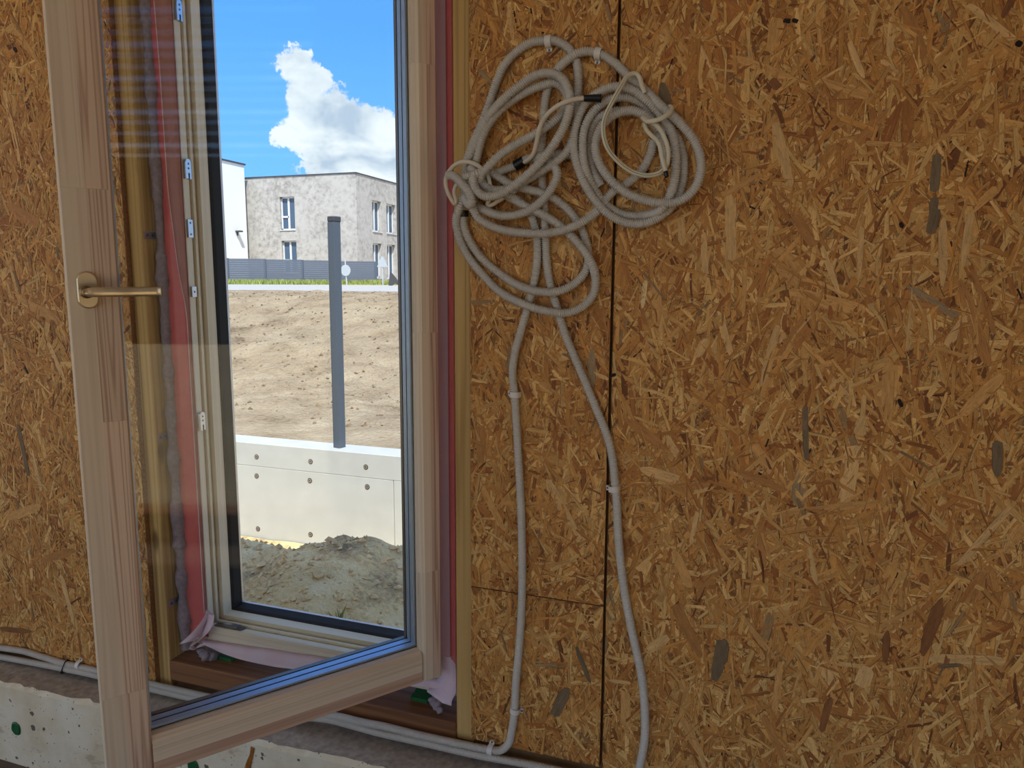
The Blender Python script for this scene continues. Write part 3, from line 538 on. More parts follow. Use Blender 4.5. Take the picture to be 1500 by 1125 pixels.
def osb_mat():
    m, t, bs = newmat('osb_strand')
    col = t.node('ShaderNodeAttribute', {'attribute_name': 'col'}).outputs['Color']
    uv = t.node('ShaderNodeUVMap', {'uv_map': 'uv'}).outputs[0]
    dim = t.node('ShaderNodeAttribute', {'attribute_name': 'dim'}).outputs['Vector']  # half width, half length, random
    ds = t.node('ShaderNodeSeparateXYZ', None, i0=dim)
    us = t.node('ShaderNodeSeparateXYZ', None, i0=uv)
    # uv in metres: x across, y along the strand
    seed = t.math('MULTIPLY', ds.outputs[2], 50.0)
    gv = t.node('ShaderNodeCombineXYZ', None, i0=t.math('ADD', us.outputs[0], seed), i1=t.math('ADD', us.outputs[1], seed), i2=seed).outputs[0]
    g1 = t.noise(t.scale(gv, (900, 45, 1)), 1.0, 3, 0.6)
    g2 = t.noise(t.scale(gv, (160, 30, 1)), 1.0, 2, 0.5)
    g = t.math('ADD', t.math('MULTIPLY', g1, 0.6), t.math('MULTIPLY', g2, 0.5))
    k = t.math('MULTIPLY_ADD', g, 1.35, 0.26)
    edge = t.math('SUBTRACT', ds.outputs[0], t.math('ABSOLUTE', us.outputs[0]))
    e = t.smooth(edge, 0.0, 0.0009)  # strand edges darkened in the colour, in place of their edge shadows
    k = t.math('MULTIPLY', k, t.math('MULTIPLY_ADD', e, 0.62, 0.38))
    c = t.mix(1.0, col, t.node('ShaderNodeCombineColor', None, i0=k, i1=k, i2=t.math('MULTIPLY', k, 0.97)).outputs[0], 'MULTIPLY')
    # pores and pinholes
    sp = t.smooth(t.noise(t.scale(gv, (1000, 130, 1)), 1.0, 1, 0.4), 0.64, 0.74)
    c = t.mix(t.math('MULTIPLY', sp, 0.6), c, srgb(92, 54, 26))
    t.set(bs.inputs['Base Color'], c)
    bs.inputs['Roughness'].default_value = 0.6
    bs.inputs['Specular IOR Level'].default_value = 0.3
    bp = t.node('ShaderNodeBump', None, Height=t.math('MULTIPLY', g, e), Strength=0.35, Distance=0.0008)
    t.l.new(bp.outputs[0], bs.inputs['Normal'])
    return m


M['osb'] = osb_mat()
M['osb_core'] = plain('osb_resin_core', srgb(146, 96, 48), 0.8, var=0.4, scale=160)


def concrete_face():
    m, t, bs = newmat('cast_concrete_face')
    co = t.node('ShaderNodeTexCoord').outputs['Object']
    n = t.noise(co, 8, 5, 0.6)
    c = t.ramp(n, [(0.3, srgb(214, 196, 160)), (0.55, srgb(230, 216, 186)), (0.75, srgb(238, 228, 204))])
    rust = t.smooth(t.noise(t.scale(co, (1, 1, 2.2)), 9, 3, 0.6), 0.60, 0.72)
    c = t.mix(t.math('MULTIPLY', rust, 0.45), c, srgb(150, 112, 70))
    wv = t.vmath('ADD', co, t.vmath('MULTIPLY', t.noise(co, 60, 2, 0.5, col=True), (0.012, 0.012, 0.012)))
    for sc, lim in ((22, 0.16), (48, 0.15), (110, 0.14)):
        vo = t.node('ShaderNodeTexVoronoi', None, Vector=wv, Scale=float(sc))
        rnd = t.node('ShaderNodeSeparateColor', None, i0=vo.outputs['Color'])
        rad = t.math('MULTIPLY', t.math('POWER', rnd.outputs[0], 3.0), lim * 1.6)
        spot = t.math('LESS_THAN', vo.outputs['Distance'], rad)
        c = t.mix(t.math('MULTIPLY', spot, 0.85), c, srgb(64, 48, 36))
    t.set(bs.inputs['Base Color'], c)
    bs.inputs['Roughness'].default_value = 0.85
    bp = t.node('ShaderNodeBump', None, Height=n, Strength=0.3, Distance=0.004)
    t.l.new(bp.outputs[0], bs.inputs['Normal'])
    return m


M['conc_face'] = concrete_face()
M['floor'] = plain('dusty_floor', srgb(104, 88, 72), 0.9, var=0.25, scale=6)
M['ceiling'] = plain('ceiling_membrane', srgb(226, 220, 208), 0.8, var=0.05, scale=5)
M['plaster'] = plain('house_render', srgb(190, 180, 165), 0.9, var=0.08)
M['shutter'] = plain('shutter_slat', srgb(120, 116, 110), 0.6, var=0.05)

# ------------------------------------------------------------------ the house: floor, ceiling, walls
OX0, OX1 = -1.445, -0.611          # window opening
SILL_Z, HEAD_Z = 0.488, 2.47
FLOOR_Z, CEIL_Z = 0.15, 2.85
LEDGE_Z, LEDGE_Y = 0.389, -0.095


def ledge_top(x):
    return 0.389 + (x + 2.0) * 0.020


tag(MB((0, -3, FLOOR_Z)).box(-5.0, 1.25, -5.6, LEDGE_Y, FLOOR_Z - 0.2, FLOOR_Z).build('floor', M['floor']),
    'brown dusty floor at the foot of the concrete ledge', kind='structure')
tag(MB((0, -3, CEIL_Z)).box(-5.0, 1.5, -4.8, 0.45, CEIL_Z, CEIL_Z + 0.35).build('ceiling', M['ceiling']),
    'pale flat ceiling over the room', kind='structure')

# concrete upstand under the timber wall
up = MB((-1.0, LEDGE_Y, FLOOR_Z))
rng = random.Random(5)
N = 260
xs = [-5 + 6.5 * i / N for i in range(N + 1)]
v, f = [], []
for x in xs:
    j = rng.uniform(-0.004, 0.004) + (0.006 if rng.random() < 0.12 else 0)
    jz = rng.uniform(-0.003, 0.002)
    lt = ledge_top(x)
    v += [(x, LEDGE_Y, -0.62), (x, LEDGE_Y, lt - 0.012 + jz), (x, LEDGE_Y + 0.006 + j, lt + jz * 0.5), (x, 0.17, lt), (x, 0.17, -0.62)]
top_f = []
for i in range(N):
    for k in range(4):
        (top_f if k == 2 else f).append((i * 5 + k, (i + 1) * 5 + k, (i + 1) * 5 + k + 1, i * 5 + k + 1))
up.add(v, f + top_f)
upo = up.build('concrete_upstand', M['conc_face'])
upo.data.materials.append(M['conc_top'])
for k in range(len(f), len(f) + len(top_f)):
    upo.data.polygons[k].material_index = 1
tag(upo, 'cast concrete upstand with pitted cream face under the timber wall', kind='structure')
for (px, pz, r) in ((-1.892, 0.2612, 0.018), (-1.280, 0.2939, 0.018)):
    mb = MB((-1.0, LEDGE_Y, FLOOR_Z))
    rr = random.Random(int(pz * 1e4))
    n = 18
    ring = [r * rr.uniform(0.92, 1.05) for _ in range(n)]
    v = [(px + ring[i] * math.cos(2 * PI * i / n), LEDGE_Y - 0.0005, pz + 1.15 * ring[i] * math.sin(2 * PI * i / n)) for i in range(n)]
    v += [(px + 0.8 * ring[i] * math.cos(2 * PI * i / n), LEDGE_Y - 0.004, pz + 0.92 * ring[i] * math.sin(2 * PI * i / n)) for i in range(n)]
    v += [(px + 0.15 * ring[i] * math.cos(2 * PI * i / n), LEDGE_Y - 0.003, pz + 0.2 * ring[i] * math.sin(2 * PI * i / n)) for i in range(n)]
    fc = [(i, (i + 1) % n, n + (i + 1) % n, n + i) for i in range(n)] + [(n + i, n + (i + 1) % n, 2 * n + (i + 1) % n, 2 * n + i) for i in range(n)] + [tuple(range(2 * n, 3 * n))]
    mb.add(v, fc)
    o = mb.build('tie_plug', M['green'], upo)
    o['label'] = 'round green plastic plug'
mb = MB((-1.0, LEDGE_Y, FLOOR_Z))
drip = catmull([(-1.095, LEDGE_Y - 0.001, 0.388), (-1.10, LEDGE_Y - 0.003, 0.366), (-1.108, LEDGE_Y - 0.003, 0.345), (-1.115, LEDGE_Y - 0.002, 0.32), (-1.122, LEDGE_Y - 0.001, 0.29)], 0.006)
V, F, ix = sweep(drip, np.interp(np.linspace(0, 1, len(drip)), [0, .2, .6, 1], [.006, .005, .009, .003]), 8)
V[:, 1] = LEDGE_Y - 0.0005 + (V[:, 1] - LEDGE_Y) * 0.3
mb.add(V.tolist(), F.tolist())
mb.build('resin_drip', M['drip'], upo, smooth=True)['label'] = 'orange brown resin run'

# timber wall body behind the boards
wl = MB((-1.0, 0.03, LEDGE_Z))
wl.box(-5.0, OX0 - 0.045, 0.016, 0.168, LEDGE_Z + 0.001, CEIL_Z - 0.001)
wl.box(OX1 + 0.045, 1.5, 0.016, 0.168, LEDGE_Z + 0.001, CEIL_Z - 0.001)
wl.box(OX0 - 0.045, OX1 + 0.045, 0.03, 0.168, HEAD_Z + 0.05, CEIL_Z - 0.001)
wl.box(OX0 - 0.045, OX1 + 0.045, 0.03, 0.168, LEDGE_Z + 0.001, SILL_Z - 0.05)
wall = wl.build('wall_front', M['core'])
tag(wall, 'timber frame wall lined with oriented strand board around the window', kind='structure')
WO = (-1.0, 0.03, LEDGE_Z)


def wpart(name, mat, boxes, bevel=0.0):
    mb = MB(WO)
    for b in boxes:
        mb.box(*b, bevel=bevel)
    return mb.build(name, mat, wall)


wpart('stud', M['stud'], [(OX0 - 0.045, OX0, 0.015, 0.166, LEDGE_Z + 0.001, HEAD_Z + 0.05)], 0.002)
wpart('stud', M['stud'], [(OX1, OX1 + 0.045, 0.015, 0.166, LEDGE_Z + 0.06, HEAD_Z + 0.05)], 0.002)
wpart('sill_beam', M['sill'], [(OX0, OX1, 0.012, 0.166, SILL_Z - 0.055, SILL_Z)], 0.003)
wpart('header_beam', M['stud'], [(OX0, OX1, 0.015, 0.166, HEAD_Z, HEAD_Z + 0.05)], 0.002)

# ---- oriented strand boards: a resin core, the largest strands one by one, all the rest as one layer
PAL = np.array([srgb(210, 156, 88), srgb(202, 144, 76), srgb(226, 180, 112), srgb(184, 122, 62), srgb(196, 136, 68), srgb(164, 102, 50),
                srgb(218, 170, 100), srgb(154, 122, 82), srgb(128, 78, 40), srgb(208, 148, 76)])
PW = np.array([.18, .17, .13, .12, .14, .06, .11, .012, .018, .07])
CODE = {1: srgb(208, 156, 92), 2: srgb(220, 176, 116), 3: srgb(184, 128, 70), 4: srgb(164, 138, 102), 5: srgb(124, 104, 78), 6: srgb(142, 92, 52), 8: srgb(26, 18, 12), 7: srgb(238, 206, 150)}


def strand_layer(name, x0, x1, z0, z1, density, seed, parent, kind='stuff'):
    r = np.random.default_rng(seed)
    n = int((x1 - x0) * (z1 - z0) * density)
    u = r.random(n)
    big, med = u < 0.09, (u >= 0.09) & (u < 0.56)
    L = np.where(big, r.uniform(.055, .125, n), np.where(med, r.uniform(.026, .08, n), r.uniform(.009, .034, n)))
    W = np.where(big, r.uniform(.008, .022, n), np.where(med, r.uniform(.003, .010, n), r.uniform(.0012, .004, n)))
    cx, cz = r.uniform(x0, x1, n), r.uniform(z0, z1, n)
    ang = np.where(r.random(n) < 0.55, r.normal(PI / 2, 0.5, n), r.uniform(0, PI, n))
    h = np.where(big, r.uniform(.0002, .0010, n), np.where(med, r.uniform(.0003, .0013, n), r.uniform(.0004, .0012, n)))
    tu, tl = r.normal(0, .035, n), r.normal(0, .0045, n)
    tl = np.clip(tl, -.0008 / L * 2, .0008 / L * 2)
    tu = np.clip(tu, -.0006 / W * 2, .0006 / W * 2)
    # outline: a long ragged eight-sided strip
    pl = np.array([-1, -.93, 0, .9, 1, .92, 0, -.88])
    pw = np.array([-.3, -1, -1, -1, .35, 1, 1, 1])
    lx = pl[None] * (1 + r.uniform(-.14, .02, (n, 8))) * (L / 2)[:, None]
    wx = pw[None] * (1 + r.uniform(-.3, .08, (n, 8))) * (W / 2)[:, None]
    bend = r.normal(0, .05, n)[:, None] * (lx ** 2) / (L / 2)[:, None]
    wy = wx + bend
    ca, sa = np.cos(ang)[:, None], np.sin(ang)[:, None]
    X = np.clip(cx[:, None] + lx * ca - wy * sa, x0, x1)
    Z = np.clip(cz[:, None] + lx * sa + wy * ca, z0, z1)
    Y = -np.clip(h[:, None] + lx * tl[:, None] + wx * tu[:, None], .00005, .0019)
    V = np.stack([X, Y, Z], -1).reshape(-1, 3) - np.array(WO)
    me = bpy.data.meshes.new(name)
    me.vertices.add(n * 8)
    me.vertices.foreach_set('co', V.ravel())
    me.loops.add(n * 8)
    # face towards the room (-y)
    order = np.arange(n * 8).reshape(n, 8)
    me.loops.foreach_set('vertex_index', order.ravel())
    me.polygons.add(n)
    me.polygons.foreach_set('loop_start', np.arange(n) * 8)
    me.update(calc_edges=True)
    col = PAL[r.choice(len(PAL), n, p=PW / PW.sum())] * r.uniform(.82, 1.12, (n, 1))
    sml = (~big) & (~med)
    col[sml] *= r.uniform(.72, 1.12, (int(sml.sum()), 1))
    col[sml & (r.random(n) < .02)] = srgb(48, 30, 17)
    a = me.attributes.new('col', 'FLOAT_COLOR', 'POINT')
    a.data.foreach_set('color', np.concatenate([np.repeat(col, 8, 0), np.ones((n * 8, 1))], 1).ravel())
    a = me.attributes.new('dim', 'FLOAT_VECTOR', 'POINT')
    a.data.foreach_set('vector', np.repeat(np.stack([W / 2, L / 2, r.random(n)], 1), 8, 0).ravel())
    uvl = me.uv_layers.new(name='uv')
    uvl.data.foreach_set('uv', np.stack([wx, lx], -1).reshape(-1))
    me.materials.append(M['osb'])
    o = bpy.data.objects.new(name, me)
    COL.objects.link(o)
    o.parent = parent
    o['kind'] = kind
    return o


def one_strand(x0, z0, x1, z1, wdt, code, k, parent):
    r = random.Random(k * 7 + 3)
    L = math.hypot(x1 - x0, z1 - z0)
    ca, sa = (x1 - x0) / L, (z1 - z0) / L
    cx, cz = (x0 + x1) / 2, (z0 + z1) / 2
    pl = [-1, -r.uniform(.86, .98), -.5, .5, r.uniform(.86, .98), 1, r.uniform(.86, .98), .5, -.5, -r.uniform(.86, .98)]
    ta, tb = r.uniform(.35, 1), r.uniform(.35, 1)
    sh = r.uniform(-.5, .5)
    pw = [sh * ta, -.95 * ta, -1, -1, -.95 * tb, sh * tb, .95 * tb, 1, 1, .95 * ta]
    lx = [a * (1 + r.uniform(-.06, .02)) * L / 2 for a in pl]
    wx = [b * (1 + r.uniform(-.22, .06)) * wdt / 2 for b in pw]
    hh = 0.00095 + 0.0005 * r.random() + (0.0006 if code in (5, 6, 8) else 0)
    n = len(pl)
    vb = [(cx + a * ca - b * sa, -0.0002, cz + a * sa + b * ca) for a, b in zip(lx, wx)]
    vt = [(p[0], -hh - 0.00025 * (b / (wdt / 2)) * r.uniform(.3, 1), p[2]) for p, b in zip(vb, wx)]
    mb = MB(WO)
    mb.add(vt + vb, [tuple(range(n))] + [(i, n + i, n + (i + 1) % n, (i + 1) % n) for i in range(n)])
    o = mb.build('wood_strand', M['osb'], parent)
    me = o.data
    kf = r.uniform(.9, 1.08)
    c = [q * kf for q in CODE[code]]
    a = me.attributes.new('col', 'FLOAT_COLOR', 'POINT')
    a.data.foreach_set('color', [*c, 1] * (2 * n))
    a = me.attributes.new('dim', 'FLOAT_VECTOR', 'POINT')
    a.data.foreach_set('vector', [wdt / 2, L / 2, r.random()] * (2 * n))
    uvl = me.uv_layers.new(name='uv')
    for lp in me.loops:
        i = lp.vertex_index % n
        uvl.data[lp.index].uv = (wx[i], lx[i])
    return o


BOARDS = [  # x0, x1, z0, z1
    (-0.2665, 1.249, 0.392, CEIL_Z - .002), (-0.568, -0.2725, 0.8335, CEIL_Z - .002), (-0.568, -0.2725, 0.468, 0.8315),
    (-4.99, OX0 - 0.036, 0.424, CEIL_Z - .002), (OX0 - 0.036, -0.568, HEAD_Z + 0.02, CEIL_Z - .002)]
boards = []
for i, (x0, x1, z0, z1) in enumerate(BOARDS):
    mb = MB(WO)
    mb.box(x0, x1, 0.0, 0.0145, z0, z1)
    b = mb.build('osb_board', M['osb_core'], wall)
    boards.append(b)
    def lay(a, c, d, e, dens, s):
        if c - a > .01 and e - d > .01:
            strand_layer('strand_layer', a, c, d, e, dens, s, b)
    lay(max(x0, -2.35), min(x1, 0.75), z0, min(z1, 2.3), 15000, 10 + i)
    if x1 > 0.75:
        lay(0.75, x1, z0, z1, 7000, 30 + i)
    if x0 < -2.35:
        lay(x0, -2.35, z0, z1, 6000, 40 + i)
    if z1 > 2.3:
        lay(max(x0, -2.35), min(x1, 0.75), max(z0, 2.3), z1, 6000, 50 + i)
for k, (x0, z0, x1, z1, wdt, code) in enumerate(STRANDS):
    cx, cz = (x0 + x1) / 2, (z0 + z1) / 2
    for i, B in enumerate(BOARDS):
        if B[0] <= cx <= B[1] and B[2] <= cz <= B[3]:
            one_strand(x0, z0, x1, z1, wdt, code, k, boards[i])
            break

# side wall on the right with an opening whose roller shutter is half down
rw = MB((1.25, -2, FLOOR_Z))
rw.box(1.252, 1.4, -0.75, 0.168, FLOOR_Z - 0.7, CEIL_Z - 0.002)
rw.box(1.252, 1.4, -5.6, -3.0, FLOOR_Z - 0.7, CEIL_Z - 0.002)
rw.box(1.252, 1.4, -3.0, -0.75, FLOOR_Z - 0.7, 0.3)
tag(rw.build('wall_right', M['osb_core']), 'brown boarded side wall', kind='structure')
w2 = empty('window_2', (1.32, -1.9, 0.3))
tag(w2, 'half lowered roller shutter mirrored in the open window pane', kind='structure')
zz, k = 1.17, 0
while zz < CEIL_Z - 0.04:
    gap = 0.0 if zz < 2.05 or zz > 2.75 else (0.012 if k % 3 else 0.022)
    mb = MB((1.32, -1.9, 0.3))
    mb.box(1.31, 1.325, -2.99, -0.76, zz, zz + 0.052 - gap)
    mb.build('shutter_slat', M['shutter'], w2)
    zz += 0.052
    k += 1

# ------------------------------------------------------------------ the fixed window frame
FY = 0.065
XL, XR, ZB, ZT = -1.352, -0.675, 0.579, 2.428
win = empty('window_1', ((XL + XR) / 2, 0.1, SILL_Z))
tag(win, 'pale unpainted wooden window frame with stepped rebates and black outer gasket', kind='structure')
WI = win.location
prof = [(-0.055, FY), (0, FY), (0, FY + .0175), (-.006, FY + .0175), (-.006, FY + .0235), (.005, FY + .0235), (.005, FY + .0315), (-.003, FY + .0315), (-.003, FY + .039), (.015, FY + .039), (.017, 0.133), (-0.055, 0.133)]
gask = [(-0.05, 0.1335), (.019, 0.1335), (.0225, 0.140), (.027, 0.164), (-0.05, 0.164)]
edge = [(-0.05, 0.1645), (.0275, 0.1645), (.0295, 0.169), (-0.05, 0.169)]


def frame_piece(side, pf, name, mat):
    mb = MB(WI)
    s = [p[0] for p in pf]
    if side == 'L':
        mb.prism([(XL + a, b) for a, b in pf], ZB, ZT, 'z', s, [-a for a in s])
    elif side == 'R':
        mb.prism([(XR - a, b) for a, b in pf][::-1], ZB, ZT, 'z', s[::-1], [-a for a in s[::-1]])
    elif side == 'B':
        mb.prism([(b, ZB + a) for a, b in pf], XL, XR, 'x', s, [-a for a in s])
    else:
        mb.prism([(b, ZT - a) for a, b in pf][::-1], XL, XR, 'x', s[::-1], [-a for a in s[::-1]])
    return mb.build(name, mat, win)


for side, nm, mt in (('L', 'jamb', 'frame_v'), ('R', 'jamb', 'frame_v'), ('B', 'bottom_rail', 'frame_h'), ('T', 'head_rail', 'frame_h')):
    frame_piece(side, prof, nm, M[mt])
    frame_piece(side, gask, 'gasket', M['gasket'])
    frame_piece(side, edge, 'outer_edge', M['alu'])


# thin plates added over the frame front; their wood tone stands in for shade
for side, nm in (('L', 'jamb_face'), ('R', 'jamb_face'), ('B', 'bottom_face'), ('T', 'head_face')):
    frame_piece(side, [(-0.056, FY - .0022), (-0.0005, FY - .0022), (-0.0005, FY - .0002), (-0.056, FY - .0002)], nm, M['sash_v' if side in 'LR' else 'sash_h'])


# striker plates screwed to the left jamb and the bottom rail
def plate(pts, thick, nrm, name='striker_plate', mat='zinc', holes=()):
    """flat plate: outline of 3-D points, thickened along nrm"""
    n = Vector(nrm) * thick
    mb = MB(WI)
    k = len(pts)
    v = [Vector(p) for p in pts] + [Vector(p) + n for p in pts]
    mb.add(v, [tuple(range(k))[::-1], tuple(range(k, 2 * k))] + [(i, (i + 1) % k, k + (i + 1) % k, k + i) for i in range(k)])
    o = mb.build(name, M[mat], win)
    for h in holes:
        hb = MB(WI)
        p = Vector(h) + n
        hb.cyl(p, p + Vector(nrm) * 0.001, 0.0028, 0.002, 10)
        hb.build('screw', M['steel_dark'], o)
    return o


for zc in (2.135, 1.768, 1.137):
    # slotted keeper: rounded top, slot open at the bottom
    x = XL + 0.0002
    yc, hw, hh = FY + 0.009, 0.0085, 0.024
    out = []
    for i in range(9):
        a = PI * i / 8
        out.append((x, yc + hw * math.cos(a), zc + hh - hw + hw * math.sin(a)))
    out += [(x, yc - hw, zc - hh), (x, yc - 0.002, zc - hh), (x, yc - 0.002, zc - hh + 0.014), (x, yc + 0.003, zc - hh + 0.014), (x, yc + 0.003, zc - hh), (x, yc + hw, zc - hh)]
    plate(out[::-1], 0.009, (1, 0, 0), holes=[(x, yc, zc + 0.012), (x, yc, zc + 0.001)])
x = XL + 0.0002
plate([(x, FY + .001, 1.602), (x, FY + .017, 1.602), (x, FY + .017, 1.646), (x, FY + .001, 1.646)], 0.005, (1, 0, 0), holes=[(x, FY + .009, 1.61), (x, FY + .009, 1.638)])
plate([(x, FY + .001, 1.455), (x, FY + .016, 1.455), (x, FY + .016, 1.481), (x, FY + .001, 1.481)], 0.006, (1, 0, 0), holes=[(x, FY + .009, 1.468)])
z = ZB + 0.0002
plate([(-1.337, FY + .002, z), (-1.252, FY + .002, z), (-1.247, FY + .017, z), (-1.332, FY + .017, z)], 0.004, (0, 0, 1), mat='steel_dark', holes=[(-1.32, FY + .009, z), (-1.266, FY + .009, z)])
plate([(-1.31, FY + .004, z + .004), (-1.268, FY + .004, z + .004), (-1.262, FY + .014, z + .004), (-1.305, FY + .014, z + .004)], 0.006, (0, 0, 1), 'catch')

# ------------------------------------------------------------------ the open sash
SZ = 0.588
SW, SH = 0.683, 1.832
OPEN = math.radians(53.5)
sash = empty('window_sash', (-0.6547, 0.03, SZ), PI + OPEN)
tag(sash, 'wooden casement sash with triple glazing swung open into the room', 'window sash')
XI0, XI1 = 0.050, 0.607      # glass opening along the sash
ZI0, ZI1 = 0.075, SH - 0.075
DP = -0.0262


def sprism(name, mat, poly, a, b, axis, parent, smooth=False):
    return MB().prism(poly, a, b, axis).build(name, mat, parent, smooth)


def joined(cols, cuts, axis, parent, name='wood_block'):
    for (poly, mat), cc in zip(cols, cuts):
        for a, b in zip(cc[:-1], cc[1:]):
            sprism(name, mat, poly, a + 0.0001, b - 0.0001, axis, parent)


g = 0.0006
# handle-side stile
st = sprism('stile', M['sash_v'], [(0.6095, DP), (0.668, DP), (0.668, -0.069), (0.612, -0.069)], 0.012, SH - 0.012, 'z', sash)
joined([([(0.646, 0.0), (0.681, 0.0), (0.683, -0.002), (0.683, DP), (0.646, DP)], M['sash_v']),
        ([(XI1 + 0.0035, 0.0), (0.646, 0.0), (0.646, DP), (XI1, DP), (XI1, -0.0045)], M['sash_v_pink'])],
       [[0, 0.175, 1.056, 1.50, SH], [0, 0.175, 0.671, 1.056, 1.50, SH]], 'z', st)
# hinge-side stile
st2 = sprism('stile', M['sash_v'], [(0.028, DP), (0.048, DP), (0.045, -0.069), (0.028, -0.069)], 0.012, SH - 0.012, 'z', sash)
joined([([(0.0, DP), (0.0, -0.002), (0.002, 0.0), (0.022, 0.0), (0.022, DP)], M['sash_v_pink']),
        ([(0.022, DP), (0.022, 0.0), (XI0 - 0.010, 0.0), (XI0, -0.010), (XI0, DP)], M['sash_v'])],
       [[0, 0.26, 0.80, 1.35, SH], [0, 0.26, 0.80, 1.35, SH]], 'z', st2)
# rails
for nm, z0, flip in (('bottom_rail', 0.0, False), ('top_rail', SH, True)):
    q = (lambda p: (p[0], z0 - p[1])) if flip else (lambda p: (p[0], z0 + p[1]))
    rl = sprism(nm, M['sash_h'], [q(p) for p in ((DP, 0.012), (DP, 0.0725), (-0.069, 0.0705), (-0.069, 0.012))], XI0, XI1, 'x', sash)
    joined([([q(p) for p in ((DP, 0.0), (-0.002, 0.0), (0.0, 0.002), (0.0, 0.026), (DP, 0.026))], M['sash_h_pink']),
            ([q(p) for p in ((DP, 0.026), (0.0, 0.026), (0.0, 0.065), (-0.010, 0.075), (DP, 0.075))], M['sash_h'])],
           [[XI0, XI1], [XI0, XI1]], 'x', rl)
# glazing unit: three panes, two spacer frames, black edge of the middle pane, outer gasket
for y in (-0.0265, -0.0465, -0.0665):
    MB().box(XI0 - 0.004, XI1 + 0.004, y - 0.0036, y, ZI0 - 0.004, ZI1 + 0.004).build('pane', M['glass'], sash)


def ring(name, mat, y0, y1, wdt, parent=sash, inset=0.0):
    mb = MB()
    a, b, c, d = XI0 - inset, XI1 + inset, ZI0 - inset, ZI1 + inset
    mb.box(a, b, y0, y1, c, c + wdt)
    mb.box(a, b, y0, y1, d - wdt, d)
    mb.box(a, a + wdt, y0, y1, c + wdt, d - wdt)
    mb.box(b - wdt, b, y0, y1, c + wdt, d - wdt)
    return mb.build(name, mat, parent)


ring('spacer', M['spacer'], -0.0462, -0.0304, 0.005)
ring('spacer', M['spacer'], -0.0662, -0.0504, 0.005)
ring('pane_edge_seal', M['gasket'], -0.0503, -0.0463, 0.0035, inset=-0.0)
ring('outer_gasket', M['steel_dark'], -0.082, -0.0705, 0.007, inset=0.002)
MB().box(0.028, XI0, -0.084, -0.0695, 0.012, SH - .012).box(XI1, 0.668, -0.084, -0.0695, 0.012, SH - .012).box(XI0, XI1, -0.084, -0.0695, 0.012, ZI0).box(XI0, XI1, -0.084, -0.0695, ZI1, SH - .012).build('outer_cladding', M['gasket'], sash)

# handle: oval rose, neck, lever
HX, HZ = 0.6543, 0.893
def stadium(rx, rz, y):
    n = 10
    pts = [(HX + rx * math.cos(PI * i / n), y, HZ + rz - rx + rx * math.sin(PI * i / n)) for i in range(n + 1)]
    pts += [(HX - rx * math.cos(PI * i / n), y, HZ - rz + rx - rx * math.sin(PI * i / n)) for i in range(n + 1)]
    return pts
hd = MB()
rings = [stadium(.0158, .0305, .0005), stadium(.0158, .0305, .005), stadium(.0148, .0295, .0078), stadium(.0132, .0279, .0090)]
k = len(rings[0])
vv = [p for r_ in rings for p in r_]
ff = [(r_ * k + i, r_ * k + (i + 1) % k, (r_ + 1) * k + (i + 1) % k, (r_ + 1) * k + i) for r_ in range(3) for i in range(k)] + [tuple(range(3 * k, 4 * k))]
hd.add(vv, ff)
handle = hd.build('handle', M['gold'], sash)
handle['label'] = 'champagne gold lever handle'
MB().cyl((HX + .003, .0088, HZ - .003), (HX + .003, .040, HZ - .003), .0105, .0095, 20).build('neck', M['gold_dark'], handle, True)
lv = []
for t_ in np.linspace(0, 1, 15):
    lv.append((HX + .010 - 0.112 * t_, 0.046 + 0.004 * math.sin(PI * min(1, t_ * 1.6)) - 0.003 * t_, HZ - .003 + 0.001 * t_))
mbv, mbf = [], []
sec = 14
for i, p in enumerate(lv):
    t_ = i / 14
    hz_ = 0.0078 if i > 1 else (0.0045 if i == 0 else 0.0070)
    hy = 0.0062 if i > 0 else 0.004
    for s_ in range(sec):
        a = 2 * PI * s_ / sec
        ex = 0.55
        cx = math.copysign(abs(math.cos(a)) ** ex, math.cos(a))
        cz = math.copysign(abs(math.sin(a)) ** ex, math.sin(a))
        mbv.append((p[0], p[1] + hy * cx, p[2] + hz_ * cz))
for i in range(14):
    for s_ in range(sec):
        mbf.append((i * sec + s_, i * sec + (s_ + 1) % sec, (i + 1) * sec + (s_ + 1) % sec, (i + 1) * sec + s_))
mbf += [tuple(range(sec)), tuple(range(14 * sec, 15 * sec))[::-1]]
MB().add(mbv, mbf).build('lever', M['gold'], handle, True)
MB().box(HX - .1045, HX - .1022, .0368, .0496, HZ - .0102, HZ + .0062, 0.0006).build('end_cap', M['gold_dark'], handle)

